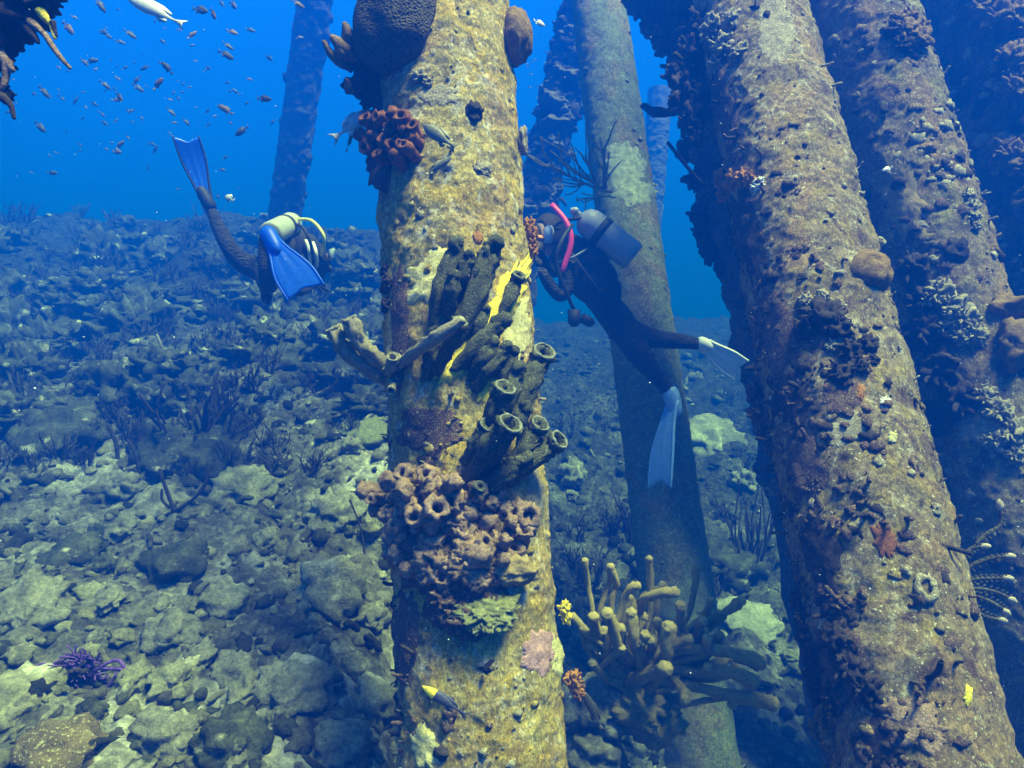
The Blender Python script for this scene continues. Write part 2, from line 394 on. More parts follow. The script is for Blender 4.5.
# individual boulders: (px, py, radius px, material, flatness, label)
BLD = [
 (60, 425, 38, 'stone3', .7, 'wide dark brown boulder coral on the left slope above the pale rubble'),
 (185, 440, 42, 'stone3', .7, 'dark shaggy coral mound behind the black forked whip'),
 (75, 550, 26, 'stone3', .6, 'dark flat block beside small white patches at far left'),
 (178, 560, 30, 'stone3', .8, 'dark coral rock directly below the black forked whip'),
 (170, 628, 26, 'stone', .6, 'smooth grey oval stone between the two dark rocks'),
 (235, 665, 24, 'stone', .6, 'dark topped rounded stone in the middle of the left rubble'),
 (293, 680, 30, 'stone2', .75, 'large pale egg shaped stone standing left of the main pile base'),
 (330, 585, 34, 'stone', .85, 'big domed grey coral head close to the left of the main pile'),
 (335, 505, 30, 'stone', .55, 'pale slanting slab leaning at the far side of the domed coral head'),
 (230, 735, 34, 'stone3', .8, 'dark rounded boulder with a black hollow at the bottom edge'),
 (165, 735, 26, 'stone', .8, 'grey lump left of the hollow boulder at the bottom edge'),
 (120, 375, 26, 'sand', .35, 'pale sandy slab catching the light on the left slope'),
 (225, 600, 22, 'stone2', .8, 'small yellow topped stone under the coral slab'),
 (20, 690, 40, 'stone2', .6, 'yellowish ridge of rock at the left edge below the whip'),
 (60, 745, 42, 'rustrock', .6, 'rust and yellow stained rock in the bottom left corner'),
 (370, 700, 26, 'stone2', .7, 'knobbly yellow stone touching the left edge of the main pile'),
 (345, 740, 30, 'stone2', .6, 'broad yellow grey stone at the lower left foot of the main pile'),
 (600, 705, 34, 'stone', .8, 'round grey boulder just below the finger coral stems'),
 (650, 735, 36, 'stone2', .7, 'mottled boulder under the middle of the finger coral'),
 (590, 750, 26, 'stone', .8, 'blue grey stone at the right foot of the main pile'),
 (745, 615, 30, 'sand', .35, 'pale blue sandy ledge between the middle pile and the big right pile'),
 (710, 430, 34, 'stone', .3, 'distant flat ledge of rock right of the middle pile'),
 (735, 560, 34, 'stone3', .6, 'dark rock between the middle pile and the big right pile'),
 (365, 425, 26, 'green', .3, 'yellow green algae covered patch of rock left of the main pile'),
 (270, 350, 30, 'stone3', .6, 'dark mound on the seabed below the diver with blue fins'),
 (160, 500, 26, 'stone', .6, 'flat topped stone left of the black forked whip'),
 (245, 480, 28, 'stone2', .6, 'mottled stone on the slope right of the black forked whip'),
 (30, 600, 34, 'stone', .6, 'long low stone at the left edge above the purple sponge'),
]
r3 = random.Random(5)
for (px, py, rp, m_, fl, lab) in BLD:
    p, d = on_ground(px, py + rp * .4)
    b = MB(); R = rp / F_PX * d
    lump(b, p + Vector((0, 0, R * .1)), R, 4, (ground_normal(p.x, p.y) + Vector((0, -.3, 0))).normalized(), fl, .42, 1.5, r3.uniform(0, 99), r3.uniform(.9, 1.15), r3.uniform(.85, 1.05), .10)
    for v_i in range(len(b.v)):
        v = Vector(b.v[v_i]); k = .05 * fb(v, 9 / max(.1, R) * .2, 3, 4) * R * 3; b.v[v_i] = tuple(v + (v - p).normalized() * k)
    centre(tag(b.build('coral_boulder', M[m_]), lab, 'boulder', 'boulders resting on the rubble slope'))
for i in range(60):
    px = r3.choice([r3.uniform(-10, 385), r3.uniform(-10, 385), r3.uniform(565, 840)]); py = r3.uniform(300, 760)
    if any(abs(px - q[0]) < q[2] and abs(py - q[1]) < q[2] for q in BLD): continue
    p, d = on_ground(px, py); R = r3.uniform(.07, .16) * (.6 + d * .1)
    b = MB(); lump(b, p + Vector((0, 0, R * .15)), R * .75, 4, ground_normal(p.x, p.y), r3.uniform(.5, .85), .5, 1.6, r3.uniform(0, 99), r3.uniform(.8, 1.3), r3.uniform(.7, 1), .14)
    centre(tag(b.build('coral_rock', M[r3.choice(['stone', 'stone2', 'stone3', 'stone'])]), 'medium rounded coral rock lying half sunk in the rubble', 'rock', 'medium coral rocks scattered over the seabed'))

for i in range(90):
    px = r3.uniform(-20, 390); py = r3.uniform(225, 420)
    if py < 212 + px * .09: continue
    p, d = on_ground(px, py)
    if d > 15: continue
    R = r3.uniform(.12, .34) * (.5 + d * .06)
    b = MB(); lump(b, p + Vector((0, 0, R * .05)), R, 4, None, r3.uniform(.5, .9), .75, 1.9, r3.uniform(0, 99), r3.uniform(.9, 1.3), r3.uniform(.8, 1), .3)
    centre(tag(b.build('dark_coral', M['stone3']), 'dark shaggy coral head on the dim far part of the left slope', 'coral', 'dark coral heads on the far left slope'))

# ------------------------------------------------------------------ piles
class Pile: pass
PILES = {}
def pile(key, top, bot, r, mat, label, seg=180, rows=700, amp=.012, lumpy=0.0, seed=0.0, zt=6.3):
    """top/bot: (px, py, depth) on the axis"""
    a, b = at(*top), at(*bot); u = (b - a).normalized()
    s0 = (zt - a.z) / u.z
    q = a + u * s0
    # run down into the seabed
    e = Vector(b)
    while e.z > ground_base(e.x, e.y) - .35 and e.z > -4.5: e += u * .05
    L = (e - q).length
    X, Y, Z = frame(u)
    P_ = Pile(); P_.q = q; P_.u = u; P_.r = r; P_.X = X; P_.Y = Y; P_.L = L; P_.seed = seed
    root = empty('pier_pile', e, label, 'pile', 'concrete piles of the pier')
    m = MB()
    # rows concentrated in the visible stretch
    v0 = max(0, (a - q).length - .5); v1 = min(L, (b - q).length + .3)
    ss = list(np.linspace(0, v0, 12, endpoint=False)) + list(np.linspace(v0, v1, rows, endpoint=False)) + list(np.linspace(v1, L, 12))
    for s_ in ss:
        c = q + u * s_
        for k in range(seg):
            t = 2 * math.pi * k / seg; d = X * math.cos(t) + Y * math.sin(t)
            p = c + d * r
            h = amp * fb(p, 9, seed, 4) + amp * .5 * max(0, nz(p, 34, seed)) 
            if lumpy: h += lumpy * max(0, fb(p, 5.5, seed + 4, 4)) ** 1.0
            m.v.append(tuple(c + d * (r + h)))
    for i in range(len(ss) - 1):
        for k in range(seg):
            A = i * seg + k; B = i * seg + (k + 1) % seg; m.f.append((A, B, B + seg, A + seg))
    P_.shaft = m.build('shaft', mat, root); P_.root = root; P_.lumpy = lumpy; P_.amp = amp
    PILES[key] = P_
    return P_
def hit(P_, px, py, clampk=.985):
    """point and outward normal where the pixel's ray meets the pile (clamped to its outline)"""
    D = at(px, py, 1.0).normalized()
    w0 = CAM - P_.q
    Dp = D - P_.u * D.dot(P_.u); wp = w0 - P_.u * w0.dot(P_.u)
    A = Dp.dot(Dp); B = 2 * Dp.dot(wp); Cc = wp.dot(wp) - P_.r ** 2
    disc = B * B - 4 * A * Cc
    if disc <= 0:
        t = -B / (2 * A)
    else: t = (-B - math.sqrt(disc)) / (2 * A)
    p = CAM + D * t
    ax = P_.q + P_.u * (p - P_.q).dot(P_.u)
    n = (p - ax).normalized()
    p = ax + n * P_.r if disc > 0 else p
    return p, n, p.y
PL = pile
pile('A', (440, 0, 2.62), (484, 768, 2.10), .25, M['pile_a'], 'thick ochre crusted pile nearest the camera bearing green tube sponges', 260, 900, .014, 0, 1)
pile('B', (748, 0, 3.30), (921, 768, 1.93), .238, M['pile_b'], 'grey brown leaning pile with a ball sponge on its right edge', 220, 800, .013, .006, 2)
pile('C', (853, 0, 3.5), (1082, 768, 2.75), .25, M['pile_c'], 'leaning brown pile just right of the pile with the ball sponge', 180, 600, .014, .008, 3)
pile('D', (985, 0, 4.2), (1235, 768, 3.3), .32, M['pile_d'], 'dark overgrown pile in the top right corner', 140, 400, .03, .10, 4)
pile('M', (598, 0, 6.6), (700, 768, 4.45), .25, M['pile_m'], 'smooth olive pile with a pale band standing behind the diver with the magenta hose', 140, 500, .008, 0, 5)
pile('G', (706, 0, 4.6), (800, 440, 4.4), .25, M['pile_d'], 'dark lumpy pile half hidden behind the pile with the ball sponge', 140, 400, .03, .10, 6)
pile('N', (583, 0, 9.0), (533, 215, 9.2), .24, M['pile_far'], 'shaggy dark pile leaning to the left behind the pale banded pile', 120, 300, .03, .16, 7)
pile('F', (664, 40, 15.0), (652, 195, 15.0), .25, M['pile_far'], 'faint bluish pile farthest away seen right of the pale banded pile', 60, 120, .02, .03, 8)
pile('L', (315, 0, 10.2), (286, 208, 11.2), .245, M['pile_far'], 'distant blue pile standing alone behind the diver with blue fins', 80, 200, .02, .03, 9)
pile('K', (-150, 0, 1.75), (-230, 768, 1.6), .18, M['pile_c'], 'pile just outside the left edge that carries the overhanging dark growth', 80, 150, .02, .02, 10)

# small crusts, worm tubes and barnacles on a pile: one uncountable part
def crusts(key, n, box, mats, rmin, rmax, seed, name='encrusting_growth', tubes=.25, dens=None):
    P_ = PILES[key]; rr = random.Random(seed)
    mbs = [MB() for _ in mats]
    c = 0; tries = 0
    while c < n and tries < n * 6:
        tries += 1
        py = rr.uniform(box[1], box[3]); px = rr.uniform(box[0], box[2])
        p, nn, t = hit(P_, px, py)
        if (p - CAM).length < .5: continue
        # also wrap round the sides
        ang = rr.gauss(0, .5); nn = Quaternion(P_.u, ang) @ nn; ax = P_.q + P_.u * (p - P_.q).dot(P_.u); p = ax + nn * P_.r
        cl = fb(p, 5, seed, 3)
        if cl < rr.uniform(-.5, .35): continue
        c += 1
        r = rmin + (rmax - rmin) * rr.random() ** 2.5
        m_ = mbs[min(len(mats) - 1, int((cl * .9 + .25 + rr.uniform(-.35, .35)) * len(mats))) if cl > -.2 else rr.randrange(len(mats))]
        if rr.random() < tubes:
            X, Y, Z = frame((nn + Vector((rr.uniform(-.6, .6), rr.uniform(-.4, .2), rr.uniform(-.5, .6)))).normalized())
            L = r * rr.uniform(1.5, 4)
            pts = curve([p - nn * r * .3, p + Z * L * .5 + X * rr.uniform(-.3, .3) * L, p + Z * L + Vector((0, 0, rr.uniform(-.3, .4) * L))], 5)
            tube(m_, pts, [r * .45, r * .42, r * .4, r * .42, r * .38], 7, True, r * .8 if rr.random() < .5 else 0)
        else:
            lump(m_, p + nn * r * .05, r, 2 if r > .012 else 1, nn, rr.uniform(.3, .8), .75, 2.0, rr.uniform(0, 99), rr.uniform(.7, 1.5), rr.uniform(.7, 1.3))
    for b, m_ in zip(mbs, mats):
        if b.v: tag(b.build(name, m_, P_.root), kind='stuff')
crusts('A', 700, (370, -10, 570, 780), [M['pile_a'], M['crust'], M['pile_a'], M['crust']], .003, .014, 1, tubes=.10)
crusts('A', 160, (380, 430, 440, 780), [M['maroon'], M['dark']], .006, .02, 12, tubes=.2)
crusts('B', 500, (740, -10, 1030, 780), [M['maroon'], M['pile_b'], M['crust'], M['crust']], .003, .016, 2, tubes=.06)
for (x0, y0, x1, y1, n_) in [(695, 0, 735, 130, 160), (715, 130, 760, 260, 200), (730, 250, 800, 380, 260), (750, 370, 830, 480, 300), (780, 470, 860, 600, 300), (800, 600, 890, 770, 340)]:  # dark growth, massed on the left so its colour also deepens the shaded side
    crusts('B', n_, (x0, y0, x1, y1), [M['maroon'], M['dark'], M['maroon']], .004, .020, x0, tubes=.10)
crusts('C', 900, (800, -10, 1040, 600), [M['maroon'], M['pile_c'], M['crust'], M['dark']], .006, .026, 3, tubes=.05)
crusts('D', 500, (930, -10, 1060, 400), [M['maroon'], M['dark'], M['crust']], .01, .06, 4, tubes=.05)
crusts('G', 260, (670, -10, 760, 300), [M['maroon'], M['dark']], .015, .06, 5, tubes=.06)
crusts('M', 200, (580, -10, 740, 700), [M['pile_m'], M['crust']], .005, .02, 6, tubes=.0)
crusts('N', 160, (530, -10, 610, 260), [M['darkb'], M['dark']], .03, .10, 7, tubes=.05)
crusts('L', 30, (270, -10, 335, 210), [M['dark'], M['darkb']], .03, .10, 8, tubes=.0)

# surface patches (thin sheets that hug the pile)
def patch(key, px, py, rx, ry, mat, name, label=None, thick=.004, rot=0.0, seed=0.0, child=True, n=22, cat='sponge', group=None):
    P_ = PILES[key]; b = MB(); rings = 9; thick *= .6
    p0, n0, t0 = hit(P_, px, py)
    def place(qx, qy, h):
        p, nn, t = hit(P_, qx, qy); lum = P_.amp * fb(p, 9, P_.seed, 4) + P_.amp * .5 * max(0, nz(p, 34, P_.seed))
        if P_.lumpy: lum += P_.lumpy * max(0, fb(p, 5.5, P_.seed + 4, 4))
        return p + nn * (h + max(0, lum))
    vs = [place(px, py, thick * 1.3)]
    fs = []; seg = 80
    for i in range(1, rings + 1):
        for k in range(seg):
            t = 2 * math.pi * k / seg; rr_ = i / rings
            e = 1 + .40 * fb((math.cos(t), math.sin(t), 0), 1.7, seed, 3) + .22 * fb((math.cos(t), math.sin(t), 0), 6, seed, 4)
            dx, dy = math.cos(t) * rx * rr_ * e, math.sin(t) * ry * rr_ * e
            qx, qy = px + dx * math.cos(rot) - dy * math.sin(rot), py + dx * math.sin(rot) + dy * math.cos(rot)
            h = thick * (1.3 * (1 - rr_ ** 3)) - (.008 if i == rings else 0) + thick * .5 * nz((qx, qy, 0), .12, seed)
            vs.append(place(qx, qy, h))
    for k in range(seg): fs.append((0, 1 + (k + 1) % seg, 1 + k))
    for i in range(rings - 1):
        for k in range(seg):
            a = 1 + i * seg + k; c = 1 + i * seg + (k + 1) % seg; fs.append((a, c, c + seg, a + seg))
    b.add(vs, fs)
    if child: return b.build(name, mat, P_.root)
    return centre(tag(b.build(name, mat), label, cat, group))
patch('A', 433, 276, 23, 34, M['pyellow'], 'yellow_sponge', 'pale yellow sponge sheet behind the topmost green tubes', .005, .5, 1, False)
patch('A', 503, 303, 15, 56, M['yellow'], 'yellow_sponge', 'bright yellow strip of sponge running between the green tubes', .02, .5, 2, False)
patch('A', 458, 360, 13, 34, M['yellow'], 'yellow_sponge', 'narrow yellow streak of sponge under the horizontal tan tube', .02, .75, 3, False)
patch('A', 515, 335, 14, 40, M['pyellow'], 'yellow_sponge', 'largest pale yellow sheet near the right edge of the ochre pile', .006, .15, 4, False)
patch('A', 489, 382, 11, 22, M['yellow'], 'yellow_sponge', 'small yellow sponge spot low among the green tubes', .006, .35, 5, False)
patch('A', 478, 237, 5, 7, M['orange'], 'orange_sponge', 'small orange spot above the green tubes', .006, 0, 6, False)
patch('A', 541, 653, 18, 24, M['pink'], 'coralline_crust', 'pink and white crust on the lower right of the ochre pile', .004, .1, 7, False, cat='crust')
patch('A', 556, 656, 5, 24, M['pyellow'], 'yellow_sponge', 'pale yellow streak beside the pink crust', .005, -.1, 8, False)
patch('A', 425, 748, 12, 24, M['pyellow'], 'yellow_sponge', 'yellow and white sponge at the bottom edge of the ochre pile', .008, -.3, 9, False)
patch('A', 440, 95, 20, 12, M['crust'], 'algae_patch', thick=.003, seed=11)
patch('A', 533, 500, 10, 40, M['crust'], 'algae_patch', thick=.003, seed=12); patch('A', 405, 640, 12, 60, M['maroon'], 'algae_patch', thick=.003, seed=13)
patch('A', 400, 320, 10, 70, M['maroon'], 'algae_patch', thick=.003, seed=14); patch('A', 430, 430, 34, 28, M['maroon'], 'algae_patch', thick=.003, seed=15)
patch('M', 627, 168, 23, 24, M['band'], 'algae_patch', thick=.004, seed=16); patch('M', 634, 192, 22, 14, M['band'], 'algae_patch', thick=.003, seed=26)
patch('M', 658, 352, 9, 16, M['green'], 'algae_patch', thick=.004, seed=17)
patch('M', 618, 152, 12, 10, M['band'], 'algae_patch', thick=.003, seed=27)
patch('B', 885, 540, 11, 19, M['rust'], 'red_crust', 'rust red crust in the middle of the leaning grey brown pile', .005, -.3, 18, False, cat='crust')
patch('B', 843, 430, 30, 15, M['crust'], 'algae_patch', thick=.004, seed=19, rot=-.5)
patch('B', 893, 437, 5, 6, M['pyellow'], 'algae_patch', thick=.006, seed=20); patch('B', 885, 403, 6, 7, M['white'], 'algae_patch', thick=.006, seed=21)
patch('B', 860, 392, 5, 9, M['orange'], 'orange_sponge', 'tiny orange sponge below the ball sponge', .008, 0, 22, False)
patch('B', 968, 695, 4, 12, M['yellow'], 'yellow_sponge', 'small bright yellow sponge low on the grey brown pile', .008, 0, 23, False)
patch('B', 915, 725, 36, 26, M['pinkbrown'], 'pink_crust', 'broad pinkish tan crust at the bottom of the grey brown pile', .012, .4, 24, False, cat='crust')
for (x, y, a_, b_, m_) in [(722, 100, 12, 60, 'maroon'), (748, 235, 16, 50, 'dark'), (775, 330, 26, 46, 'maroon'), (790, 400, 22, 30, 'dark'), (806, 470, 20, 44, 'maroon'), (822, 560, 18, 50, 'dark'), (842, 660, 26, 50, 'maroon'), (880, 740, 26, 30, 'dark'), (820, 330, 24, 22, 'maroon'), (842, 395, 20, 22, 'maroon')]:  # dark crusts whose colour also paints shade onto the pile's left half
    patch('B', x, y, a_, b_, M[m_], 'algae_patch', thick=.004, seed=x, rot=-.22)
patch('B', 775, 30, 18, 40, M['crust'], 'algae_patch', thick=.003, seed=25)
patch('C', 985, 425, 30, 28, M['crust'], 'algae_patch', thick=.008, seed=28, rot=.6)
patch('C', 905, 200, 22, 50, M['ochre'], 'algae_patch', thick=.003, seed=29, rot=-.3)

# ------------------------------------------------------------------ growths on the piles
# 1. dark brain coral dome
P_ = PILES['A']; p, n, t = hit(P_, 402, 12); b = MB()
lump(b, at(393, 18, t - .01), P(50) * t, 5, Vector((-.45, -.7, .1)), .62, .10, 1.4, 3, .95, 1.15)
centre(tag(b.build('brain_coral', M['brain']), 'dark domed coral with honeycomb ridges at the top left of the ochre pile', 'coral'))
# dark leafy growth with orange brown lobes under it
root = empty('leafy_sponge', at(372, 60, 2.5), 'dark ragged sponge with orange brown lobes sticking out left of the ochre pile top', 'sponge')
b = MB(); rr = random.Random(3)
for (px, py, r) in [(372, 60, 16), (362, 84, 13), (378, 92, 14), (358, 62, 10), (368, 100, 8), (384, 110, 12), (350, 85, 7), (372, 75, 14)]:
    lump(b, at(px, py, 2.42), P(r) * 2.42, 3, Vector((-.3, -.8, .3)), .8, .8, 2.0, rr.uniform(0, 99))
b.build('body', M['dark'], root)
for (x0, y0, x1, y1, r) in [(365, 60, 333, 38, 6.5), (360, 48, 345, 25, 6), (352, 70, 324, 42, 3.5), (352, 55, 338, 46, 6), (356, 92, 347, 80, 3.5)]:
    b = MB(); tube(b, curve([at(x0, y0, 2.42), at((x0 + x1) / 2 - 2, (y0 + y1) / 2 + 4, 2.38), at(x1, y1, 2.36)], 8), [P(r) * 2.4 * k for k in (.8, .9, 1, 1.1, 1.15, 1.1, .9, .6)], 12, True, 0, .35, rr.uniform(0, 9), 40)
    b.build('lobe', M['ball'], root)
# ball sponge right top
def ball(key, px, py, rx, ry, mat, lab, d=None, seed=0.0, amp=.2, mouth=None, flat=1.0, grp=None, name='ball_sponge'):
    p, n, t = hit(PILES[key], px, py); t = d or p.y
    b = MB(); c = at(px, py, t)
    vs = []
    for v in ICO[4][0]:
        k = 1 + amp * fb(v, 1.5, seed, 3) + .05 * fb(v, 7, seed, 3)
        if mouth:
            a = v.dot(Vector(mouth).normalized()); k -= .45 * sst(.80, .97, a)
        vs.append(c + Vector((v.x * P(rx) * t, v.y * P((rx + ry) / 2) * t * flat, v.z * P(ry) * t)) * k)
    b.add(vs, ICO[4][1])
    return centre(tag(b.build(name, mat), lab, 'sponge', grp))
ball('A', 517, 37, 16, 27, M['ball'], 'brown oval sponge bulging from the top right edge of the ochre pile', 2.52, 1)
ball('A', 473, 112, 10, 10, M['dark'], 'small dark pit sponge high on the face of the ochre pile', None, 2, .6, (.1, -1, -.3), .6)
ball('A', 523, 140, 5, 13, M['crust'], 'oyster like shell lump on the right edge of the ochre pile', None, 3, .5, (.8, -1, 0), .8, name='oyster_shell')
ball('B', 864, 274, 25, 25, M['ball'], 'round tan ball sponge with dark face on the grey brown pile edge', 2.40, 4, .22, None, 1)
ball('B', 868, 247, 5, 4, M['orange'], 'small orange knob just above the ball sponge', 2.5, 5, .3); ball('B', 880, 242, 5, 5, M['crust'], 'small pale knob to the upper right of the ball sponge', 2.55, 6, .3)
ball('C', 957, 250, 12, 12, M['dark'], 'dark round sponge on the face of the brown pile', None, 7, .4, (0, -1, 0), .5)
ball('C', 988, 250, 9, 8, M['ball'], 'tan knob beside the dark round sponge on the brown pile', 3.02, 8, .35)
ball('C', 1006, 308, 22, 15, M['ball'], 'upper brown lobed sponge at the right frame edge', 2.92, 9, .5)
ball('C', 1012, 345, 20, 24, M['ball'], 'lower brown lobed sponge at the right frame edge', 2.86, 10, .6)
ball('B', 918, 465, 4, 5, M['crust'], 'pale knob on the right edge of the grey brown pile level with the long fin', 2.12, 11, .4)
ball('B', 934, 510, 6, 7, M['crust'], 'lower pale knob on the right edge of the grey brown pile', 2.03, 12, .4)
ball('L', 306, 158, 6, 9, M['dark'], 'knob on the right side of the distant blue pile', 10.7, 13, .4)

def cups(b, rim, key, cx, cy, rx, ry, n, rmin, rmax, lo, hi, seed, out=.5, hole=True, seg=12):
    """cluster of short cup-like tubes on a pile's surface"""
    rr = random.Random(seed); P_ = PILES[key]; done = []
    k = 0; tr = 0
    while k < n and tr < 900:
        tr += 1
        a = rr.uniform(0, 2 * math.pi); q = math.sqrt(rr.random())
        px, py = cx + math.cos(a) * rx * q, cy + math.sin(a) * ry * q
        if any(math.hypot(px - u[0], py - u[1]) < u[2] * 1.35 for u in done): continue
        p, nn, t = hit(P_, px, py)
        if (p - P_.q - P_.u * (p - P_.q).dot(P_.u)).length > P_.r * 1.01: continue
        rpx = rr.uniform(rmin, rmax); r = P(rpx) * t; done.append((px, py, rpx)); k += 1
        L = rr.uniform(lo, hi)
        d = (nn * .8 + Vector((rr.uniform(-.4, .4), -.3, rr.uniform(-.1, .5)))).normalized()
        pts = curve([p - nn * .02, p + nn * L * .5, p + nn * L * .5 + d * L * .5], 7)
        tube(b, pts, [r * 1.2, r * 1.1, r * 1.0, r * 1.0, r * 1.05, r * 1.12, r * .98], seg, True, L * .7 if hole and rr.random() < .62 else 0, .6, rr.uniform(0, 9), 60, lip=rr.uniform(.32, .55))
# rust cup coral
root = empty('cup_coral', hit(PILES['A'], 397, 150)[0], 'rust orange knobbly cup coral on the upper left of the ochre pile', 'coral')
b = MB(); lump(b, at(398, 158, 2.33), P(26) * 2.33, 4, Vector((-.3, -1, 0)), .5, .7, 2.2, 4, 1, 1.2); b.build('base', M['maroon'], root)
b = MB(); cups(b, None, 'A', 399, 143, 24, 22, 20, 4, 7.5, .05, .085, 5); b.build('cups', M['rust'], root)
b = MB()
for (px, py) in ((372, 160), (377, 150), (384, 135), (400, 128)): lump(b, at(px, py, 2.36), P(6) * 2.4, 3, None, 1, .4, 2, px)
b.build('knobs', M['rust'], root)

# green tube sponge clusters
def tube_sponge(name, label, loc, tubes, mat, cat='sponge', rimmat=None, grp=None):
    root = empty(name, loc, label, cat, grp); i = 0
    for T in tubes:
        pts, r = T[0], T[1]; op = T[2] if len(T) > 2 else True
        P3 = curve([at(*q) for q in pts], 16); d = pts[-1][2]
        R = P(r) * d * .80; L = (P3[0] - P3[-1]).length
        rad = [R * (0.85 + .2 * math.sin(k / 15 * 2.2) + (.12 if k > 12 else 0)) for k in range(16)]
        if not op: rad = [x_ * (1.0 - .28 * sst(.55, 1, k / 15)) for k, x_ in enumerate(rad)]
        b = MB(); tube(b, P3, rad, 22, True, L * .35 if op else 0, .55, i * 3.1, 60, lip=.45 + .2 * math.sin(i * 2.3)); i += 1
        o = b.build('tube', mat, root)
        if rimmat and op:
            b = MB(); tt = (P3[-1] - P3[-2]).normalized(); X, Y, Z = frame(tt); rp = []
            for k in range(19):
                a = 2 * math.pi * k / 18; rp.append(P3[-1] + (X * math.cos(a) + Y * math.sin(a)) * rad[-1] * (.88 + .08 * nz((k, 0, 0), .8, i)) + tt * rad[-1] * (.10 + .12 * nz((k, 3, 0), .7, i)))
            tube(b, rp, [rad[-1] * (.13 + .08 * nz((k, 7, 0), .9, i)) for k in range(19)], 6, True, 0, .8, i, 90); b.build('rim', rimmat, o)
    return root
def dA(px, py, off): return hit(PILES['A'], px, py)[0].y - off
def T(x0, y0, x1, y1, r, o0=-.01, o1=.08, bend=(0, 0), op=True, key='A', fwd=.3):
    d0 = hit(PILES[key], x0, y0)[0].y - o0; d1 = hit(PILES[key], min(x1, 535), y1)[0].y - o1
    return ([(x0, y0, d0), ((x0 + x1) / 2 + bend[0], (y0 + y1) / 2 + bend[1], (d0 + d1) / 2 - .02), (x1 - (x1 - x0) * .16, y1 - (y1 - y0) * .16, d1 + .005), (x1, y1, d1 - P(r) * 2 * (fwd if op else .1))], r, op)
tube_sponge('tube_sponge', 'upper cluster of dark green tube sponges on the middle of the ochre pile', hit(PILES['A'], 455, 370)[0],
  [T(436, 345, 456, 241, 11, 0, .07, (-6, 0), op=False), T(454, 300, 470, 254, 8, op=False), T(446, 352, 497, 242, 13.5, 0, .09, (3, 4), op=False), T(496, 330, 519, 275, 8.0), T(452, 372, 505, 318, 11, op=False),
   T(474, 390, 508, 345, 9, op=False), T(462, 305, 486, 250, 8, op=False), T(446, 325, 454, 274, 9, 0, .11, op=False), T(426, 378, 436, 330, 9, 0, .05, op=False), T(474, 376, 494, 340, 9, 0, .06, op=False), T(436, 372, 460, 322, 9, 0, .14),
   T(480, 388, 492, 352, 6, 0, .05, op=False), T(474, 344, 486, 308, 7, 0, .05, op=False), T(432, 372, 446, 300, 8, 0, .04, op=False)],
  M['tube'], rimmat=M['rim'])
tube_sponge('tube_sponge', 'tan mottled tubes reaching left with one lying across the ochre pile', hit(PILES['A'], 393, 372)[0],
  [([(394, 384, 2.30), (370, 370, 2.22), (346, 350, 2.18), (333, 329, 2.16)], 9.5), ([(394, 376, 2.28), (376, 358, 2.20), (360, 342, 2.15), (350, 319, 2.13)], 9.5),
   ([(392, 372, 2.22), (418, 350, 2.04), (440, 335, 1.94), (461, 321, 1.92)], 8.0, False), ([(388, 372, 2.22), (392, 366, 2.15), (393, 357, 2.12)], 7.5), ([(392, 380, 2.2), (392, 386, 2.15), (391, 391, 2.11)], 5)],
  M['tan'], rimmat=M['rim'])
tube_sponge('tube_sponge', 'lower right cluster of dark green tube sponges with pale rims on the ochre pile', hit(PILES['A'], 490, 460)[0],
  [T(516, 410, 544, 352, 13, 0, .10), T(500, 430, 520, 366, 10, 0, .12, op=False), T(480, 440, 505, 388, 12.5, 0, .13), T(505, 440, 526, 405, 10, 0, .14, op=False), T(470, 478, 510, 424, 14.5, 0, .17),
   T(508, 470, 540, 424, 11, 0, .14), T(505, 482, 559, 440, 11.5, 0, .10), T(478, 494, 528, 458, 12, 0, .15, op=False), T(468, 500, 480, 486, 6.5, 0, .08), T(490, 470, 500, 440, 11, 0, .10, op=False),
   T(466, 462, 488, 425, 10, 0, .08), T(500, 395, 514, 350, 9, 0, .06, op=False)],
  M['tube'], rimmat=M['rim'])
# small growths on ochre pile face
# brown cup sponge mass
root = empty('cup_sponge', hit(PILES['A'], 455, 560)[0], 'large mass of pinkish brown cup sponges full of round holes below the green tubes', 'sponge')
b = MB(); rr = random.Random(8)
for (px, py, r) in [(415, 510, 34), (450, 510, 34), (430, 545, 36), (470, 550, 36), (500, 530, 28), (455, 590, 26), (405, 540, 22), (480, 590, 26), (440, 610, 18), (462, 618, 15)]:
    p, n, t = hit(PILES['A'], px, py); lump(b, p - n * .005, P(r) * t, 4, n, .42, .55, 2.2, rr.uniform(0, 99))
b.build('base', M['maroon'], root)
b = MB(); cups(b, None, 'A', 423, 503, 40, 28, 24, 5, 12, .035, .10, 21, seg=20); cups(b, None, 'A', 492, 525, 32, 36, 17, 5, 12, .03, .09, 22, seg=20); cups(b, None, 'A', 435, 555, 36, 24, 10, 4, 10, .03, .07, 23, seg=20)
rr = random.Random(31)
for k in range(75):
    a, q = rr.uniform(0, 6.28), math.sqrt(rr.random()); p, n, t = hit(PILES['A'], 455 + 62 * q * math.cos(a), 530 + 52 * q * math.sin(a) + 10 * math.cos(a)); lump(b, p + n * rr.uniform(.02, .05), P(rr.uniform(5, 12)) * t, 3, n, rr.uniform(.5, 1), .8, 2.2, k)
b.build('cups', M['pinkbrown'], root)
b = MB(); p, n, t = hit(PILES['A'], 507, 568); lump(b, p + n * .02, P(22) * t, 5, Vector((.1, -1, .25)), .65, .3, 1.6, 5, 1.2, .8, .06); b.build('smooth_lobe', M['ochre'], root)
b = MB(); p, n, t = hit(PILES['A'], 485, 608); lump(b, p + n * .02, P(24) * t, 5, Vector((0, -.6, .8)), .30, .5, 2.4, 6, 1.2, .9, .20); b.build('ledge', M['green'], root)
b = MB()
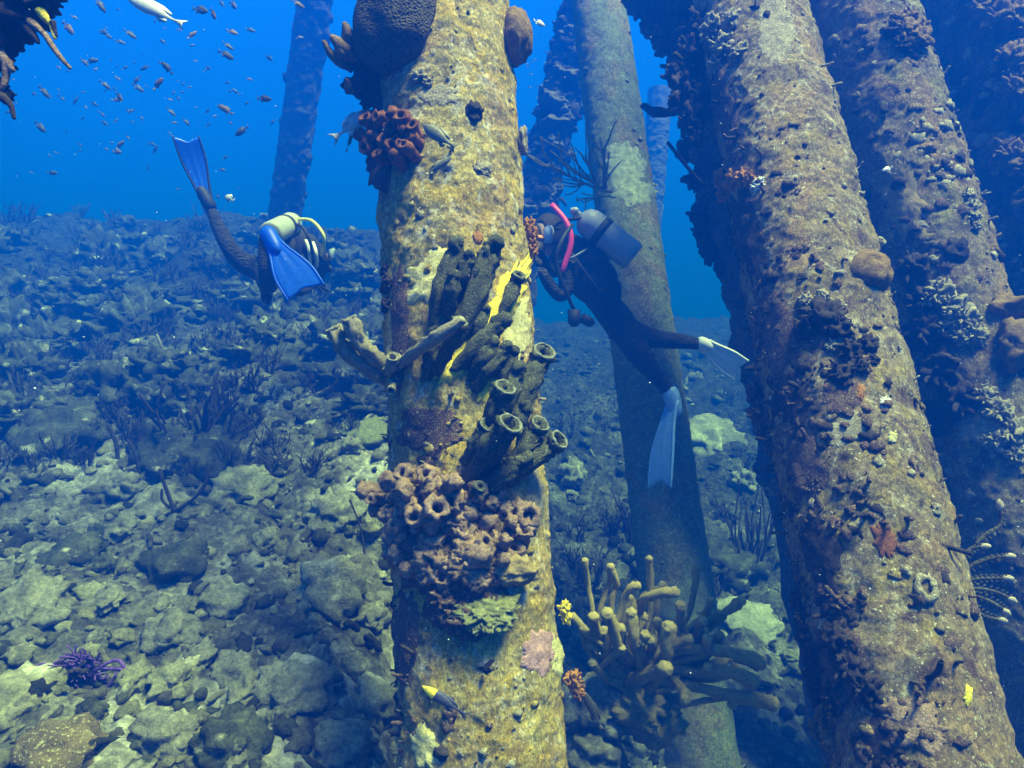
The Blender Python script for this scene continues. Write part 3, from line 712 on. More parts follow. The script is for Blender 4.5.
for (px, py, r) in [(460, 618, 14), (445, 600, 12), (472, 628, 9)]: p, n, t = hit(PILES['A'], px, py); lump(b, p + n * .015, P(r) * t, 4, n, .7, .9, 2.4, px)
b.build('underside', M['maroon'], root)
# yellow tuft and orange fringe at the right edge
def clump(key, name, lab, pts, mat, seed=0, amp=.7, cat='sponge', d=None, fl=.7, grp=None, tufts=0):
    b = MB(); rr = random.Random(seed)
    for (px, py, r) in pts:
        p, n, t = hit(PILES[key], px, py); c = p if d is None else at(px, py, d)
        lump(b, c + n * P(r) * p.y * .1, P(r) * p.y, 4, n, fl, amp, 2.2, rr.uniform(0, 99))
        for k in range(tufts):
            a = rr.uniform(0, 6.28); q = rr.uniform(.3, 1.0); e = at(px + math.cos(a) * r * q, py + math.sin(a) * r * q, c.y - P(r) * c.y * (1 - q * .8))
            dd = (Vector((math.cos(a) * .8, -.6 + .3 * q, -math.sin(a) * .8 + .2))).normalized(); L = P(r) * c.y * rr.uniform(.25, .6); w_ = P(r) * c.y * rr.uniform(.07, .16)
            X, Y, Z = frame(dd)
            tube(b, curve([e - dd * L * .4, e + dd * L * .4 + X * L * rr.uniform(-.3, .3), e + dd * L + Y * L * rr.uniform(-.4, .4)], 5), [w_, w_ * 1.1, w_, w_ * 1.1, w_ * .8], 6)
    return centre(tag(b.build(name, mat), lab, cat, grp))
clump('A', 'yellow_sponge', 'tiny bright yellow tuft on the ochre pile beside the finger coral', [(564, 608, 7), (566, 617, 6)], M['yellow'], 1, tufts=8)
clump('A', 'orange_sponge', 'orange fringe on the right edge of the ochre pile next to the magenta hose', [(529, 226, 7), (532, 234, 7), (532, 243, 6), (532, 251, 6)], M['orange'], 2, tufts=7)
clump('A', 'orange_sponge', 'orange brown tuft low on the right edge of the ochre pile', [(572, 680, 9), (577, 692, 7)], M['orange'], 3, tufts=9, d=2.15)
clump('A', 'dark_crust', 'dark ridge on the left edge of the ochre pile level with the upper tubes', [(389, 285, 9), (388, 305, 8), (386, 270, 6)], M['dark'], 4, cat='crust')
clump('A', 'pale_crust', 'small yellowish lump under the honeycomb coral', [(418, 78, 8), (428, 83, 5)], M['crust'], 5, cat='crust')
clump('A', 'tan_disc', 'tan ringed disc growth right of the two small fish', [(483, 168, 8)], M['crust'], 6, cat='crust', fl=.3)
# on the grey brown pile
clump('B', 'frilly_sponge', 'pale tan frills hanging along the upper left of the grey brown pile', [(712, 28, 12), (724, 45, 11), (716, 66, 10), (732, 20, 9), (740, 52, 8)], M['crust'], 7, tufts=16)
clump('B', 'dark_sponge', 'dark bushy mass on the upper left edge of the grey brown pile', [(690, 60, 17), (684, 95, 17), (694, 120, 15), (676, 75, 11), (705, 100, 14), (700, 25, 14), (698, 140, 8)], M['dark'], 8, tufts=10)
clump('B', 'orange_sponge', 'orange brown finger sponge on the left edge of the grey brown pile', [(722, 180, 9), (725, 192, 9), (733, 181, 9), (742, 179, 8), (750, 180, 7)], M['orange'], 9, tufts=6)
clump('B', 'white_crust', 'small white crust right beside the orange brown finger sponge', [(758, 185, 7)], M['white'], 10, cat='crust', fl=.4, tufts=4)
clump('B', 'dark_sponge', 'dark ragged hollow growth below the ball sponge', [(822, 318, 18), (836, 328, 13), (808, 330, 12)], M['dark'], 11, tufts=8)
clump('B', 'pale_crust', 'yellowish rim of crust around the dark hollow growth', [(806, 300, 6), (822, 296, 6), (838, 306, 6), (844, 322, 6), (832, 346, 6)], M['crust'], 12, tufts=10, cat='crust')
clump('B', 'dark_sponge', 'knobbly dark cluster at the lower right of the ball sponge', [(850, 352, 11), (868, 345, 9), (858, 366, 10), (842, 375, 10), (873, 360, 6)], M['dark'], 13, tufts=9)
clump('B', 'maroon_crust', 'maroon lumps on the left edge of the grey brown pile', [(762, 412, 13), (768, 430, 11), (757, 393, 11), (773, 447, 9)], M['maroon'], 14, tufts=6, cat='crust')
clump('B', 'dark_sponge', 'row of dark lumps low on the left edge of the grey brown pile', [(800, 600, 10), (804, 616, 10), (808, 635, 12), (812, 655, 12), (816, 675, 12), (818, 692, 11)], M['dark'], 15, tufts=8)
clump('B', 'tan_sponge', 'tan and orange fingers on the lower left edge of the grey brown pile', [(824, 715, 8), (834, 705, 8), (818, 728, 9), (830, 738, 9), (840, 695, 7)], M['ball'], 16, tufts=9)
clump('B', 'dark_sponge', 'black shaggy patch at the bottom left of the grey brown pile', [(838, 640, 15), (850, 665, 15), (868, 690, 14), (835, 700, 13)], M['dark'], 17, tufts=9)
# ring coral
root = None
p, n, t = hit(PILES['B'], 925, 588); X, Y, Z = frame(n); b = MB()
rp = [p + n * .008 + (X * math.cos(a) * .8 + Y * math.sin(a) * 1.05) * P(11) * t for a in [2 * math.pi * k / 24 for k in range(25)]]
tube(b, rp, [P(3.4 + 1.4 * nz((k, 0, 0), .4)) * t for k in range(25)], 9, True, 0, .9, 2, 45); centre(tag(b.build('ring_coral', M['crust']), 'pale ring shaped coral on the lower right face of the grey brown pile', 'coral'))
# on the brown pile
clump('C', 'knobbly_sponge', 'knobbly brown sponge on the upper right edge of the brown pile', [(905, 30, 11), (916, 38, 12), (910, 20, 9), (922, 28, 8), (898, 20, 8)], M['ball'], 18, tufts=8)
clump('C', 'dark_sponge', 'dark patch beside the knobbly brown sponge', [(895, 32, 10), (902, 44, 9)], M['dark'], 28, tufts=4)
clump('C', 'frilly_sponge', 'pale frilly crust across the middle of the brown pile', [(940, 292, 12), (952, 305, 12), (965, 318, 11), (930, 300, 9), (975, 335, 10), (960, 335, 9), (945, 325, 8)], M['crust'], 19, tufts=16)
clump('C', 'dark_sponge', 'broad dark growth on the left side of the brown pile', [(912, 270, 14), (925, 330, 18), (940, 370, 18), (960, 400, 18), (920, 300, 12), (935, 420, 16)], M['dark'], 20, tufts=8)
clump('C', 'pale_crust', 'thin pale line of crust on the right edge of the brown pile', [(968, 196, 7), (971, 206, 7), (974, 217, 7), (976, 226, 5)], M['crust'], 21, tufts=6, cat='crust')
clump('C', 'frilly_sponge', 'yellowish frills low on the brown pile at the right frame edge', [(985, 395, 10), (1000, 412, 12), (1012, 432, 12), (995, 440, 10), (1015, 455, 9)], M['crust'], 22, tufts=16)
clump('D', 'brown_sponge', 'brown shelf of sponge at the upper right frame edge', [(1000, 150, 14), (1014, 158, 14), (990, 158, 9)], M['ball'], 23, tufts=10)
clump('D', 'brown_sponge', 'reddish brown growth at the very top right corner', [(1000, 15, 16), (1016, 20, 14), (985, 10, 12), (1012, 60, 16), (1018, 90, 14)], M['ball'], 24, tufts=12)
# overgrown lump at top between piles
clump('G', 'hanging_sponge', 'purple grey lobed growth hanging at the top beside the pale banded pile', [(672, 10, 22), (655, 5, 18), (640, -5, 18), (668, 35, 18), (682, 45, 15), (676, 58, 10), (652, 24, 12)], M['maroon'], 25, tufts=8, d=4.5)
clump('G', 'dark_sponge', 'dark lumps on the left side of the half hidden pile', [(690, 150, 12), (697, 180, 10), (702, 215, 13), (712, 250, 12), (706, 235, 12), (722, 268, 8)], M['dark'], 26, tufts=8)
b = MB(); tube(b, curve([at(694, 100, 4.4), at(672, 112, 4.35), at(655, 112, 4.3), at(643, 106, 4.3)], 10), [P(k) * 4.3 for k in (8, 6, 5, 5, 4.5, 4.5, 5, 4.5, 4, 3)], 8, True, 0, .5, 1, 20)
centre(tag(b.build('finger_sponge', M['dark']), 'dark finger pointing left from the half hidden pile', 'sponge'))
b = MB(); tube(b, curve([at(702, 184, 4.3), at(688, 168, 4.3), at(668, 143, 4.25)], 8), P(1.8) * 4.3, 6, True, 0, .3, 1, 20); tube(b, [at(686, 166, 4.3), at(690, 150, 4.3)], P(1.3) * 4.3, 5)
centre(tag(b.build('sea_whip', M['darkb']), 'thin dark whip against blue water beside the half hidden pile', 'coral'))
# top left overhang
root = empty('overhanging_sponge', at(-70, 0, 1.55), 'dark purple ragged growth hanging into the top left corner', 'sponge')
b = MB(); rr = random.Random(4)
for (px, py, r) in [(-60, 0, 60), (-10, 5, 30), (15, 2, 24), (35, -8, 22), (48, 0, 9), (-12, 40, 22), (2, 62, 10), (-8, 88, 12), (5, 95, 7), (12, 25, 16), (30, 10, 14), (-100, 20, 60)]:
    lump(b, at(px, py, 1.5), P(r) * 1.5, 4, None, .9, .8, 2.2, rr.uniform(0, 99))
b.build('body', M['dark'], root)
for (pts, r, m_) in [([(28, 20), (44, 34), (56, 52), (70, 68)], 3.5, 'pinkbrown'), ([(40, 10), (50, 24), (55, 38)], 3.5, 'yellow'), ([(52, 22), (56, 36)], 3.5, 'dark'), ([(-5, 50), (6, 62), (12, 70)], 6, 'pinkbrown'), ([(0, 95), (10, 104), (14, 118)], 4, 'dark'), ([(15, 18), (30, 32), (38, 42)], 5, 'dark'), ([(8, 60), (6, 76), (2, 90)], 4, 'pinkbrown')]:
    b = MB(); q = curve([at(x, y, 1.48) for x, y in pts], 9); tube(b, q, [P(r) * 1.5 * (1.2 - .09 * k) for k in range(9)], 9, True, 0, .5, r, 40); b.build('finger', M[m_], root)

# ------------------------------------------------------------------ soft corals
def branchy(b, p, d, L, r, lv, rr, spread=.6, up=.15, n=5, seg=6, minr=.0012, kids=(2, 3)):
    pts = [p]; dd = d.normalized(); q = Vector(p)
    for i in range(n):
        dd = (dd + Vector((rr.uniform(-1, 1), rr.uniform(-1, 1), rr.uniform(-1, 1))) * .16 + Vector((0, 0, up))).normalized(); q = q + dd * L / n; pts.append(q.copy())
    tube(b, pts, [max(minr, r * (1 - .35 * i / n)) for i in range(n + 1)], seg, True, 0)
    if lv > 0:
        for k in range(rr.randint(*kids)):
            i = rr.randint(1, n); X, Y, Z = frame(dd); a = rr.uniform(0, 6.28)
            nd = (Z + (X * math.cos(a) + Y * math.sin(a)) * rr.uniform(.5, 1) * spread * 1.6).normalized()
            branchy(b, pts[i], nd, L * rr.uniform(.6, .9), max(minr, r * .72), lv - 1, rr, spread, up, n, seg, minr, kids)
# yellow-brown finger coral at centre bottom: traced fingers with depth
root = empty('finger_coral', at(640, 700, 2.75), 'yellow brown finger coral with thick blunt branches right of the ochre pile base', 'coral')
FC = [ # (points px,py,depth offset) , radius px
 ([(600, 665, 0), (592, 615, -.05), (588, 585, -.05), (586, 562, -.08)], 4.0), ([(598, 660, 0), (600, 610, .05), (609, 580, .05), (609, 568, .02)], 4.0),
 ([(612, 650, 0), (612, 600, -.02), (616, 585, -.02), (610, 568, -.05)], 4.5), ([(606, 655, -.05), (622, 610, -.08), (632, 588, -.1), (638, 585, -.1)], 4.8),
 ([(640, 650, 0), (648, 620, .02), (651, 590, .02), (650, 560, 0)], 4.3), ([(640, 610, 0), (646, 600, -.1), (665, 594, -.15), (674, 592, -.15)], 6.0),
 ([(622, 650, -.1), (613, 628, -.15), (606, 615, -.18)], 7.0), ([(660, 650, 0), (686, 620, .05), (694, 590, .05), (695, 566, .05)], 4.3),
 ([(670, 640, 0), (696, 622, 0), (706, 610, 0), (711, 600, -.02)], 4.6), ([(676, 640, .02), (705, 622, .02), (726, 612, 0), (741, 601, -.02)], 5.4),
 ([(650, 660, 0), (690, 650, -.05), (730, 652, -.08), (760, 662, -.1)], 7.5), ([(700, 655, -.05), (708, 648, -.08), (708, 640, -.1)], 5.5),
 ([(655, 670, 0), (700, 672, -.05), (730, 672, -.1), (753, 680, -.12)], 7.5), ([(665, 680, 0), (710, 690, -.08), (740, 697, -.1), (772, 704, -.12)], 7.5),
 ([(730, 696, -.08), (735, 700, -.1), (732, 704, -.1)], 5), ([(668, 675, 0), (682, 690, -.12), (684, 700, -.16)], 6.0), ([(650, 690, 0), (664, 670, -.12), (666, 650, -.18), (668, 628, -.2)], 7.5),
 ([(640, 680, 0), (636, 650, -.1), (634, 635, -.12), (632, 615, -.12)], 6), ([(630, 680, 0), (655, 672, -.15), (664, 668, -.2)], 8), ([(620, 670, 0), (600, 655, -.02), (592, 640, 0)], 4.5),
 ([(610, 680, 0), (588, 650, 0), (583, 630, .0)], 4.0), ([(660, 665, 0), (668, 648, -.05), (690, 640, -.1)], 5.5), ([(650, 640, .05), (655, 610, .05), (664, 585, .05)], 5), ([(632, 640, .1), (642, 600, .1), (660, 588, .1)], 5),
 ([(620, 660, .1), (624, 620, .1), (630, 600, .1)], 5), ([(690, 680, 0), (726, 676, .02), (734, 668, 0)], 5), ([(645, 668, 0), (640, 645, -.1), (646, 636, -.12)], 6), ([(600, 672, 0), (616, 655, -.1), (622, 648, -.12)], 5),
]
rr = random.Random(12); D0 = 2.75
b0 = MB(); lump(b0, at(640, 702, D0 + .05), P(30) * D0, 4, None, .6, .5, 2, 3, 1.2, 1, .2); lump(b0, at(655, 715, D0 + .08), P(26) * D0, 4, None, .9, .5, 2, 9, 1.2, 1, .2); b0.build('base', M['soft'], root)
for (pts, r) in FC:
    q = curve([at(637 + (pts[0][0] - 637) * .35, pts[0][1] + 12, D0)] + [at(x, y, D0 + o_) for x, y, o_ in pts], 18)
    q = [v + Vector((nz(v, 9, 1), nz(v, 9, 2), nz(v, 9, 3))) * .012 for v in q]
    R = P(r) * D0 * .78
    b = MB(); tube(b, q, [R * (.8 + .35 * (k / 17) ** 2) * (1 + .18 * nz((k, r, 0), .7, r)) for k in range(18)], 12, True, 0, .45, r, 70); br = b.build('branch', M['soft'], root)
    b = MB(); tip = q[-1]; lump(b, tip + (q[-1] - q[-2]).normalized() * R * .2, R * 1.16, 3, (q[-1] - q[-2]), .9, .25, 2, r); tp = b.build('tip', M['softtip'], br)
for k in range(44):
    x, y = 600 + 100 * rr.random(), 690 - 30 * rr.random(); a = rr.uniform(-.9, 1.25); L = rr.uniform(28, 72)
    q = curve([at(x, y, D0 + .05), at(x + math.sin(a) * L * .4, y - math.cos(a) * L * .45, D0 + rr.uniform(-.05, .1)), at(x + math.sin(a) * L, y - math.cos(a) * L, D0 + rr.uniform(-.12, .15))], 12)
    q = [v + Vector((nz(v, 9, 1), nz(v, 9, 2), nz(v, 9, 3))) * .014 for v in q]; R = P(rr.uniform(3, 4.6)) * D0
    b = MB(); tube(b, q, [R * (.9 + .3 * j / 11) * (1 + .18 * nz((j, k, 0), .7, k)) for j in range(12)], 10, True, 0, .45, k, 70); br = b.build('branch', M['soft'], root)
    b = MB(); lump(b, q[-1], R * 1.3, 3, (q[-1] - q[-2]), .9, .25, 2, k); b.build('tip', M['softtip'], br)
# tan gorgonian on the middle pile by the diver's tank
b = MB(); rr = random.Random(21)
for (x0, y0, x1, y1, r) in [(612, 192, 548, 182, 1.6), (606, 190, 556, 172, 1.4), (600, 188, 575, 160, 1.4), (604, 190, 600, 150, 1.6), (606, 188, 608, 152, 1.4), (585, 184, 560, 192, 1.2), (598, 186, 590, 156, 1.3), (590, 184, 553, 186, 1.1), (594, 180, 583, 150, 1.1), (610, 196, 580, 196, 1.2)]:
    branchy(b, at(x0, y0, 5.2), at(x1, y1, 5.0) - at(x0, y0, 5.2), (at(x1, y1, 5.0) - at(x0, y0, 5.2)).length, P(r) * 5.2, 1, rr, .35, .03, 6, 5, .004, (2, 4))
centre(tag(b.build('sea_plume', M['softtip']), 'thin tan sea plume sticking out left of the pale banded pile above the grey tank', 'coral'))
# black forked whips
b = MB(); p, d = on_ground(176, 515)
tube(b, curve([at(176, 515, d), at(170, 500, d), at(163, 480, d), at(160, 470, d)], 10), P(1.9) * d, 7, True, 0, .3, 1, 30)
tube(b, curve([at(174, 512, d), at(192, 500, d), at(205, 485, d), at(209, 468, d)], 10), P(1.9) * d, 7, True, 0, .3, 2, 30)
tube(b, curve([at(170, 508, d), at(162, 500, d), at(162, 490, d)], 6), P(1.4) * d, 6)
centre(tag(b.build('sea_whip', M['darkb']), 'black forked sea whip curving up from the left rubble slope', 'coral'))
for (x0, y0, x1, y1, r, lab) in [(24, 300, 2, 266, 1.4, 'thin straight dark whip at the left frame edge'), (160, 362, 157, 335, 1.3, 'short pale whip standing on the left slope'), (118, 462, 108, 425, 2, 'short dark whip beside the wide brown boulder coral'), (366, 560, 350, 500, 1, 'thin curved strand rising beside the domed coral head'), (140, 480, 128, 440, 1.4, 'thin dark stalk left of the black forked whip')]:
    p, d = on_ground(x0, y0); b = MB(); tube(b, curve([at(x0, y0 + 4, d), at((x0 + x1) / 2 + 3, (y0 + y1) / 2, d), at(x1, y1, d)], 8), P(r) * d, 6, True, 0, .3, 1, 20)
    centre(tag(b.build('sea_whip', M['tan' if 'pale' in lab else 'darkb']), lab, 'coral'))
# dim bushes of soft coral on the far mound and between the piles
protos = []
for k in range(4):
    b = MB(); rr = random.Random(30 + k)
    for j in range(9):
        a = rr.uniform(0, 6.28); branchy(b, Vector((math.cos(a) * .04, math.sin(a) * .04, -.03)), Vector((math.cos(a) * .5, math.sin(a) * .5, 1)), rr.uniform(.12, .2), .011, 2, rr, .55, .12, 4, 5, .005, (2, 3))
    protos.append(b)
def bush(p, s, k, mat, label, cat='coral', grp='dim bushy soft corals on the slope', rz=0.0, me={}):
    key = (k, mat)
    if key not in me:
        o = protos[k].build('soft_coral', M[mat]); me[key] = o
    else:
        o = me[key].copy(); COL.objects.link(o)
    o.location = p; o.scale = (s, s, s); o.rotation_euler = (0, 0, rz); return tag(o, label, cat, grp)
rr = random.Random(40)
for i in range(190):
    px = rr.uniform(-20, 385); py = rr.uniform(205, 400) if rr.random() < .8 else rr.uniform(400, 480)
    if py < 205 + px * .09: continue
    p, d = on_ground(px, py)
    if d > 14: continue
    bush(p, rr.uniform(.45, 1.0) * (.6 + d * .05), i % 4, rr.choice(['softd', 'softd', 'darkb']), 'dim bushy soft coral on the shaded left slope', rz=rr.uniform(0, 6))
for i in range(34):
    px = rr.choice([rr.uniform(560, 640), rr.uniform(700, 800), rr.uniform(900, 1030)]); py = rr.uniform(330, 640)
    p, d = on_ground(px, py)
    if d < 3.6 or d > 14: continue
    bush(p, rr.uniform(.5, 1.2) * (.6 + d * .05), i % 4, 'softd', 'dim bushy soft coral on the slope behind the right hand piles', rz=rr.uniform(0, 6), grp='dim soft corals behind the right hand piles')
p, d = on_ground(185, 462); bush(p, 2.0, 1, 'darkb', 'darkest soft coral bush on top of the shaggy mound behind the forked whip', rz=1, grp=None)
# tall thin sea rods between middle and right pile
b = MB(); rr = random.Random(55); p, d = on_ground(752, 585); 
for k in range(9): branchy(b, p + Vector((rr.uniform(-.04, .04), 0, -.02)), Vector((rr.uniform(-.5, .5), rr.uniform(-.3, .3), 1)), d * P(rr.uniform(50, 85)), P(1.5) * d, 1, rr, .3, .12, 6, 5, .003)
centre(tag(b.build('sea_rod', M['darkb']), 'tall dark sea rod with thin stems between the middle pile and the big right pile', 'coral'))
b = MB(); p, d = on_ground(632, 548)
for k in range(7): branchy(b, p + Vector((rr.uniform(-.05, .05), 0, -.02)), Vector((rr.uniform(-.4, .4), 0, 1)), d * P(rr.uniform(30, 55)), P(1.4) * d, 1, rr, .3, .12, 6, 5, .003)
centre(tag(b.build('sea_rod', M['darkb']), 'small dark sea rod just left of the middle pile base', 'coral'))
b = MB(); p, d = on_ground(1000, 560, 8)
# plume at lower right
root = empty('feather_plume', hit(PILES['C'], 1000, 600)[0], 'pale tipped plumes fanning out at the right frame edge beside the grey brown pile', 'coral')
for (pts) in [[(950, 590), (968, 568), (990, 558), (1010, 556)], [(950, 592), (970, 580), (990, 578), (1008, 578)], [(952, 598), (975, 596), (995, 604), (1006, 612)], [(952, 600), (970, 606), (985, 616), (1002, 620)], [(950, 588), (962, 560), (972, 548), (985, 546)], [(952, 595), (972, 588), (996, 592), (1012, 600)], [(975, 545), (985, 535), (1000, 525), (1000, 505)]]:
    b = MB(); q = curve([at(x, y, 2.15) for x, y in pts], 12); tube(b, q, [P(2.0) * 2.15] * 12, 6, True, 0, .3, 1, 40)
    for k in range(3, 12):
        for sgn in (-1, 1):
            tube(b, [q[k], q[k] + Vector((.012, -.004, sgn * .013)) * (1.2 - k * .05)], P(.9) * 2.15, 4)
    b.build('plume', M['softd'], root); b = MB(); lump(b, q[-1], P(3.6) * 2.15, 2, q[-1] - q[-2], 1.5, .3, 2, 1); b.build('tip', M['feather'], root)
# purple sponge bottom left
root = empty('purple_sponge', on_ground(90, 690)[0], 'vivid purple branching sponge on the rubble in the lower left corner', 'sponge')
p, d = on_ground(88, 682); d -= .02; rr = random.Random(60)
b = MB(); lump(b, at(78, 668, d), P(16) * d, 4, None, .7, .9, 2.4, 1); lump(b, at(98, 690, d), P(13) * d, 4, None, .7, .9, 2.4, 3); b.build('body', M['dark'], root)
b = MB()
for k in range(30):
    a = rr.uniform(-.4, 3.6); q = Vector((math.cos(a), -.5, math.sin(a) * .8)); c = at(rr.uniform(66, 96), rr.uniform(655, 682), d - .02)
    branchy(b, c, q, P(rr.uniform(8, 18)) * d, P(1.3) * d, 1, rr, .6, 0, 4, 5, .001)
b.build('fringe', M['purple'], root)
for pts in [[(62, 662), (40, 672), (15, 682)], [(92, 672), (118, 660), (124, 682), (96, 712)], [(100, 668), (130, 672), (122, 700), (104, 712)], [(86, 690), (104, 690), (118, 672)], [(66, 668), (45, 664), (28, 670)]]:
    b = MB(); q = curve([at(x, y, d - .04) for x, y in pts], 12); tube(b, q, P(1.8) * d, 6, True, 0, .4, 1, 60); b.build('strand', M['purple'], root)

# ------------------------------------------------------------------ fish
def fish_mesh(b, L, H, W, bend=0.0, hi=1.0):
    """fish swimming along +X, origin at its middle; returns nothing"""
    n, seg = 14, 12
    prof = [(0, .05), (.05, .30), (.12, .56), (.22, .82), (.34, .98), (.46, 1.0), (.58, .88), (.70, .66), (.80, .42), (.88, .24), (.94, .18), (1.0, .20)]
    vs = []; fs = []
    for (s_, k) in prof:
        x = L * .5 - s_ * L * .82
        for j in range(seg):
            a = 2 * math.pi * j / seg
            y = math.cos(a) * W * .5 * k * (1 if s_ < .8 else .6) + bend * ((s_ - .2) ** 2 if s_ > .2 else 0) * L
            vs.append(Vector((x, y, math.sin(a) * H * .5 * k)))
    m = len(prof)
    for i in range(m - 1):
        for j in range(seg):
            a_ = i * seg + j; c = i * seg + (j + 1) % seg; fs.append((a_, c, c + seg, a_ + seg))
    fs.append(tuple(range(seg))[::-1]); fs.append(tuple((m - 1) * seg + j for j in range(seg)))
    b.add(vs, fs)
def slab(b, pts, t, yo=0.0, yb=None):
    """fin plate from an outline in the X-Z plane with thickness t"""
    n = len(pts); yb = yb or [0] * n
    vs = [Vector((x, yo + y + t / 2, z)) for (x, z), y in zip(pts, yb)] + [Vector((x, yo + y - t / 2, z)) for (x, z), y in zip(pts, yb)]
    fs = [tuple(range(n)), tuple(range(2 * n - 1, n - 1, -1))] + [(i + n, (i + 1) % n + n, (i + 1) % n, i) for i in range(n)]
    b.add(vs, fs)
def tailpts(L, H, fork=.5):
    x0 = -L * .31; return [(x0, H * .08), (-L * .42, H * .28), (-L * .5, H * .46), (-L * (.5 - .12 * fork), H * .1), (-L * (.5 - .13 * fork), -H * .1), (-L * .5, -H * .46), (-L * .42, -H * .28), (x0, -H * .08)]
def finpts(L, H):
    return [(L * .22, H * .40), (L * .10, H * .66), (-L * .08, H * .62), (-L * .22, H * .42), (-L * .26, H * .2), (L * .18, H * .3)]
def fish(name, label, head, tail, d0, d1, hpx, mb_, mf, group=None, bend=0.0, roll=0.0, front=None, wide=.45):
    """head/tail: pixel positions; parts: body, tail_fin, dorsal_fin, anal_fin, eye"""
    h, t = at(*head, d0), at(*tail, d1); c = (h + t) / 2; L = (h - t).length; H = P(hpx) * (d0 + d1) / 2
    X = (h - t).normalized(); up = Vector((0, 0, 1)) if abs(X.z) < .95 else Vector((1, 0, 0)); Y = up.cross(X).normalized(); Z = X.cross(Y)
    R = Matrix((X, Y, Z)).transposed().to_4x4()
    root = empty(name, c, label, 'fish', group); root.rotation_euler = (R @ Matrix.Rotation(roll, 4, 'X')).to_euler()
    def child(b, nm, m_, par=root):
        me = bpy.data.meshes.new(nm); me.from_pydata(b.v, [], b.f); me.update()
        me.polygons.foreach_set('use_smooth', [True] * len(me.polygons)); me.materials.append(m_)
        o = bpy.data.objects.new(nm, me); COL.objects.link(o); o.parent = par; return o
    b = MB(); fish_mesh(b, L, H, H * wide, bend); child(b, 'body', mb_)
    yo = bend * .64 * L
    b = MB(); slab(b, tailpts(L, H * .95), H * .03, yo, [0, .02 * L, .04 * L, .03 * L, .03 * L, .04 * L, .02 * L, 0] if bend > 0 else None); child(b, 'tail_fin', mf)
    b = MB(); slab(b, finpts(L, H), H * .03, bend * .1 * L); child(b, 'dorsal_fin', mf)
    b = MB(); slab(b, [(-L * .02, -H * .35), (-L * .12, -H * .62), (-L * .22, -H * .4), (-L * .2, -H * .2)], H * .03, bend * .15 * L); child(b, 'anal_fin', mf)
    for s_ in (-1, 1):
        b = MB(); lump(b, Vector((L * .40, s_ * H * wide * .26, H * .08)), H * .06, 2, Vector((0, 1, 0)), .6, 0); child(b, 'eye', M['eye'])
    if front:
        b = MB(); fish_mesh(b, L * 1.0, H * 1.05, H * wide * 1.05, 0); 
        vs = [v for v in b.v]; keep = [f for f in b.f if all(vs[i][0] > L * .22 for i in f)]; b.f = keep; child(b, 'head_mask', front)
    return root
fish('silver_fish', 'slim silvery white fish tilted downwards at the top left', (125, -4), (186, 26), 3.0, 3.0, 13, M['fishpale'], M['fishpale'], wide=.5)
fish('pale_fish', 'pale curved fish hovering left of the ochre pile top', (373, 110), (335, 138), 2.5, 2.4, 15, M['fishpale'], M['fishpale'], bend=.15)
fish('dark_fish', 'small dark fish just below the pale curved fish', (356, 122), (346, 153), 2.6, 2.65, 6, M['fishdark'], M['fishdark'])
fish('damselfish', 'grey green fish upper of the two against the ochre pile', (423, 125), (457, 149), 2.05, 2.0, 13, M['fishrim'], M['fishrim'])
fish('damselfish', 'thin grey shadowy fish lower of the two against the ochre pile', (452, 157), (424, 176), 2.12, 2.15, 8, M['fishrim'], M['fishrim'])
fish('wrasse', 'small fish with yellow head and navy body against the ochre pile base', (422, 686), (468, 717), 1.75, 1.74, 11, M['fishnavy'], M['fishnavy'], front=M['fishyellow'])
fish('striped_fish', 'slender dark fish pointing down beside the right foot of the ochre pile', (583, 690), (603, 732), 2.2, 2.2, 9, M['fishdark'], M['fishdark'])
fish('pale_fish', 'tiny pale fish between the raised fin and the distant pile', (225, 196), (234, 201), 5.0, 5.0, 7, M['fishpale'], M['fishpale'])
fish('pale_fish', 'tiny white fish streak in front of the brown pile', (882, 171), (893, 167), 2.6, 2.6, 4, M['fishpale'], M['fishpale'])
fish('pale_fish', 'small pale fish in blue water right of the ochre pile top', (545, 26), (533, 20), 4.0, 4.0, 5, M['fishpale'], M['fishpale'])
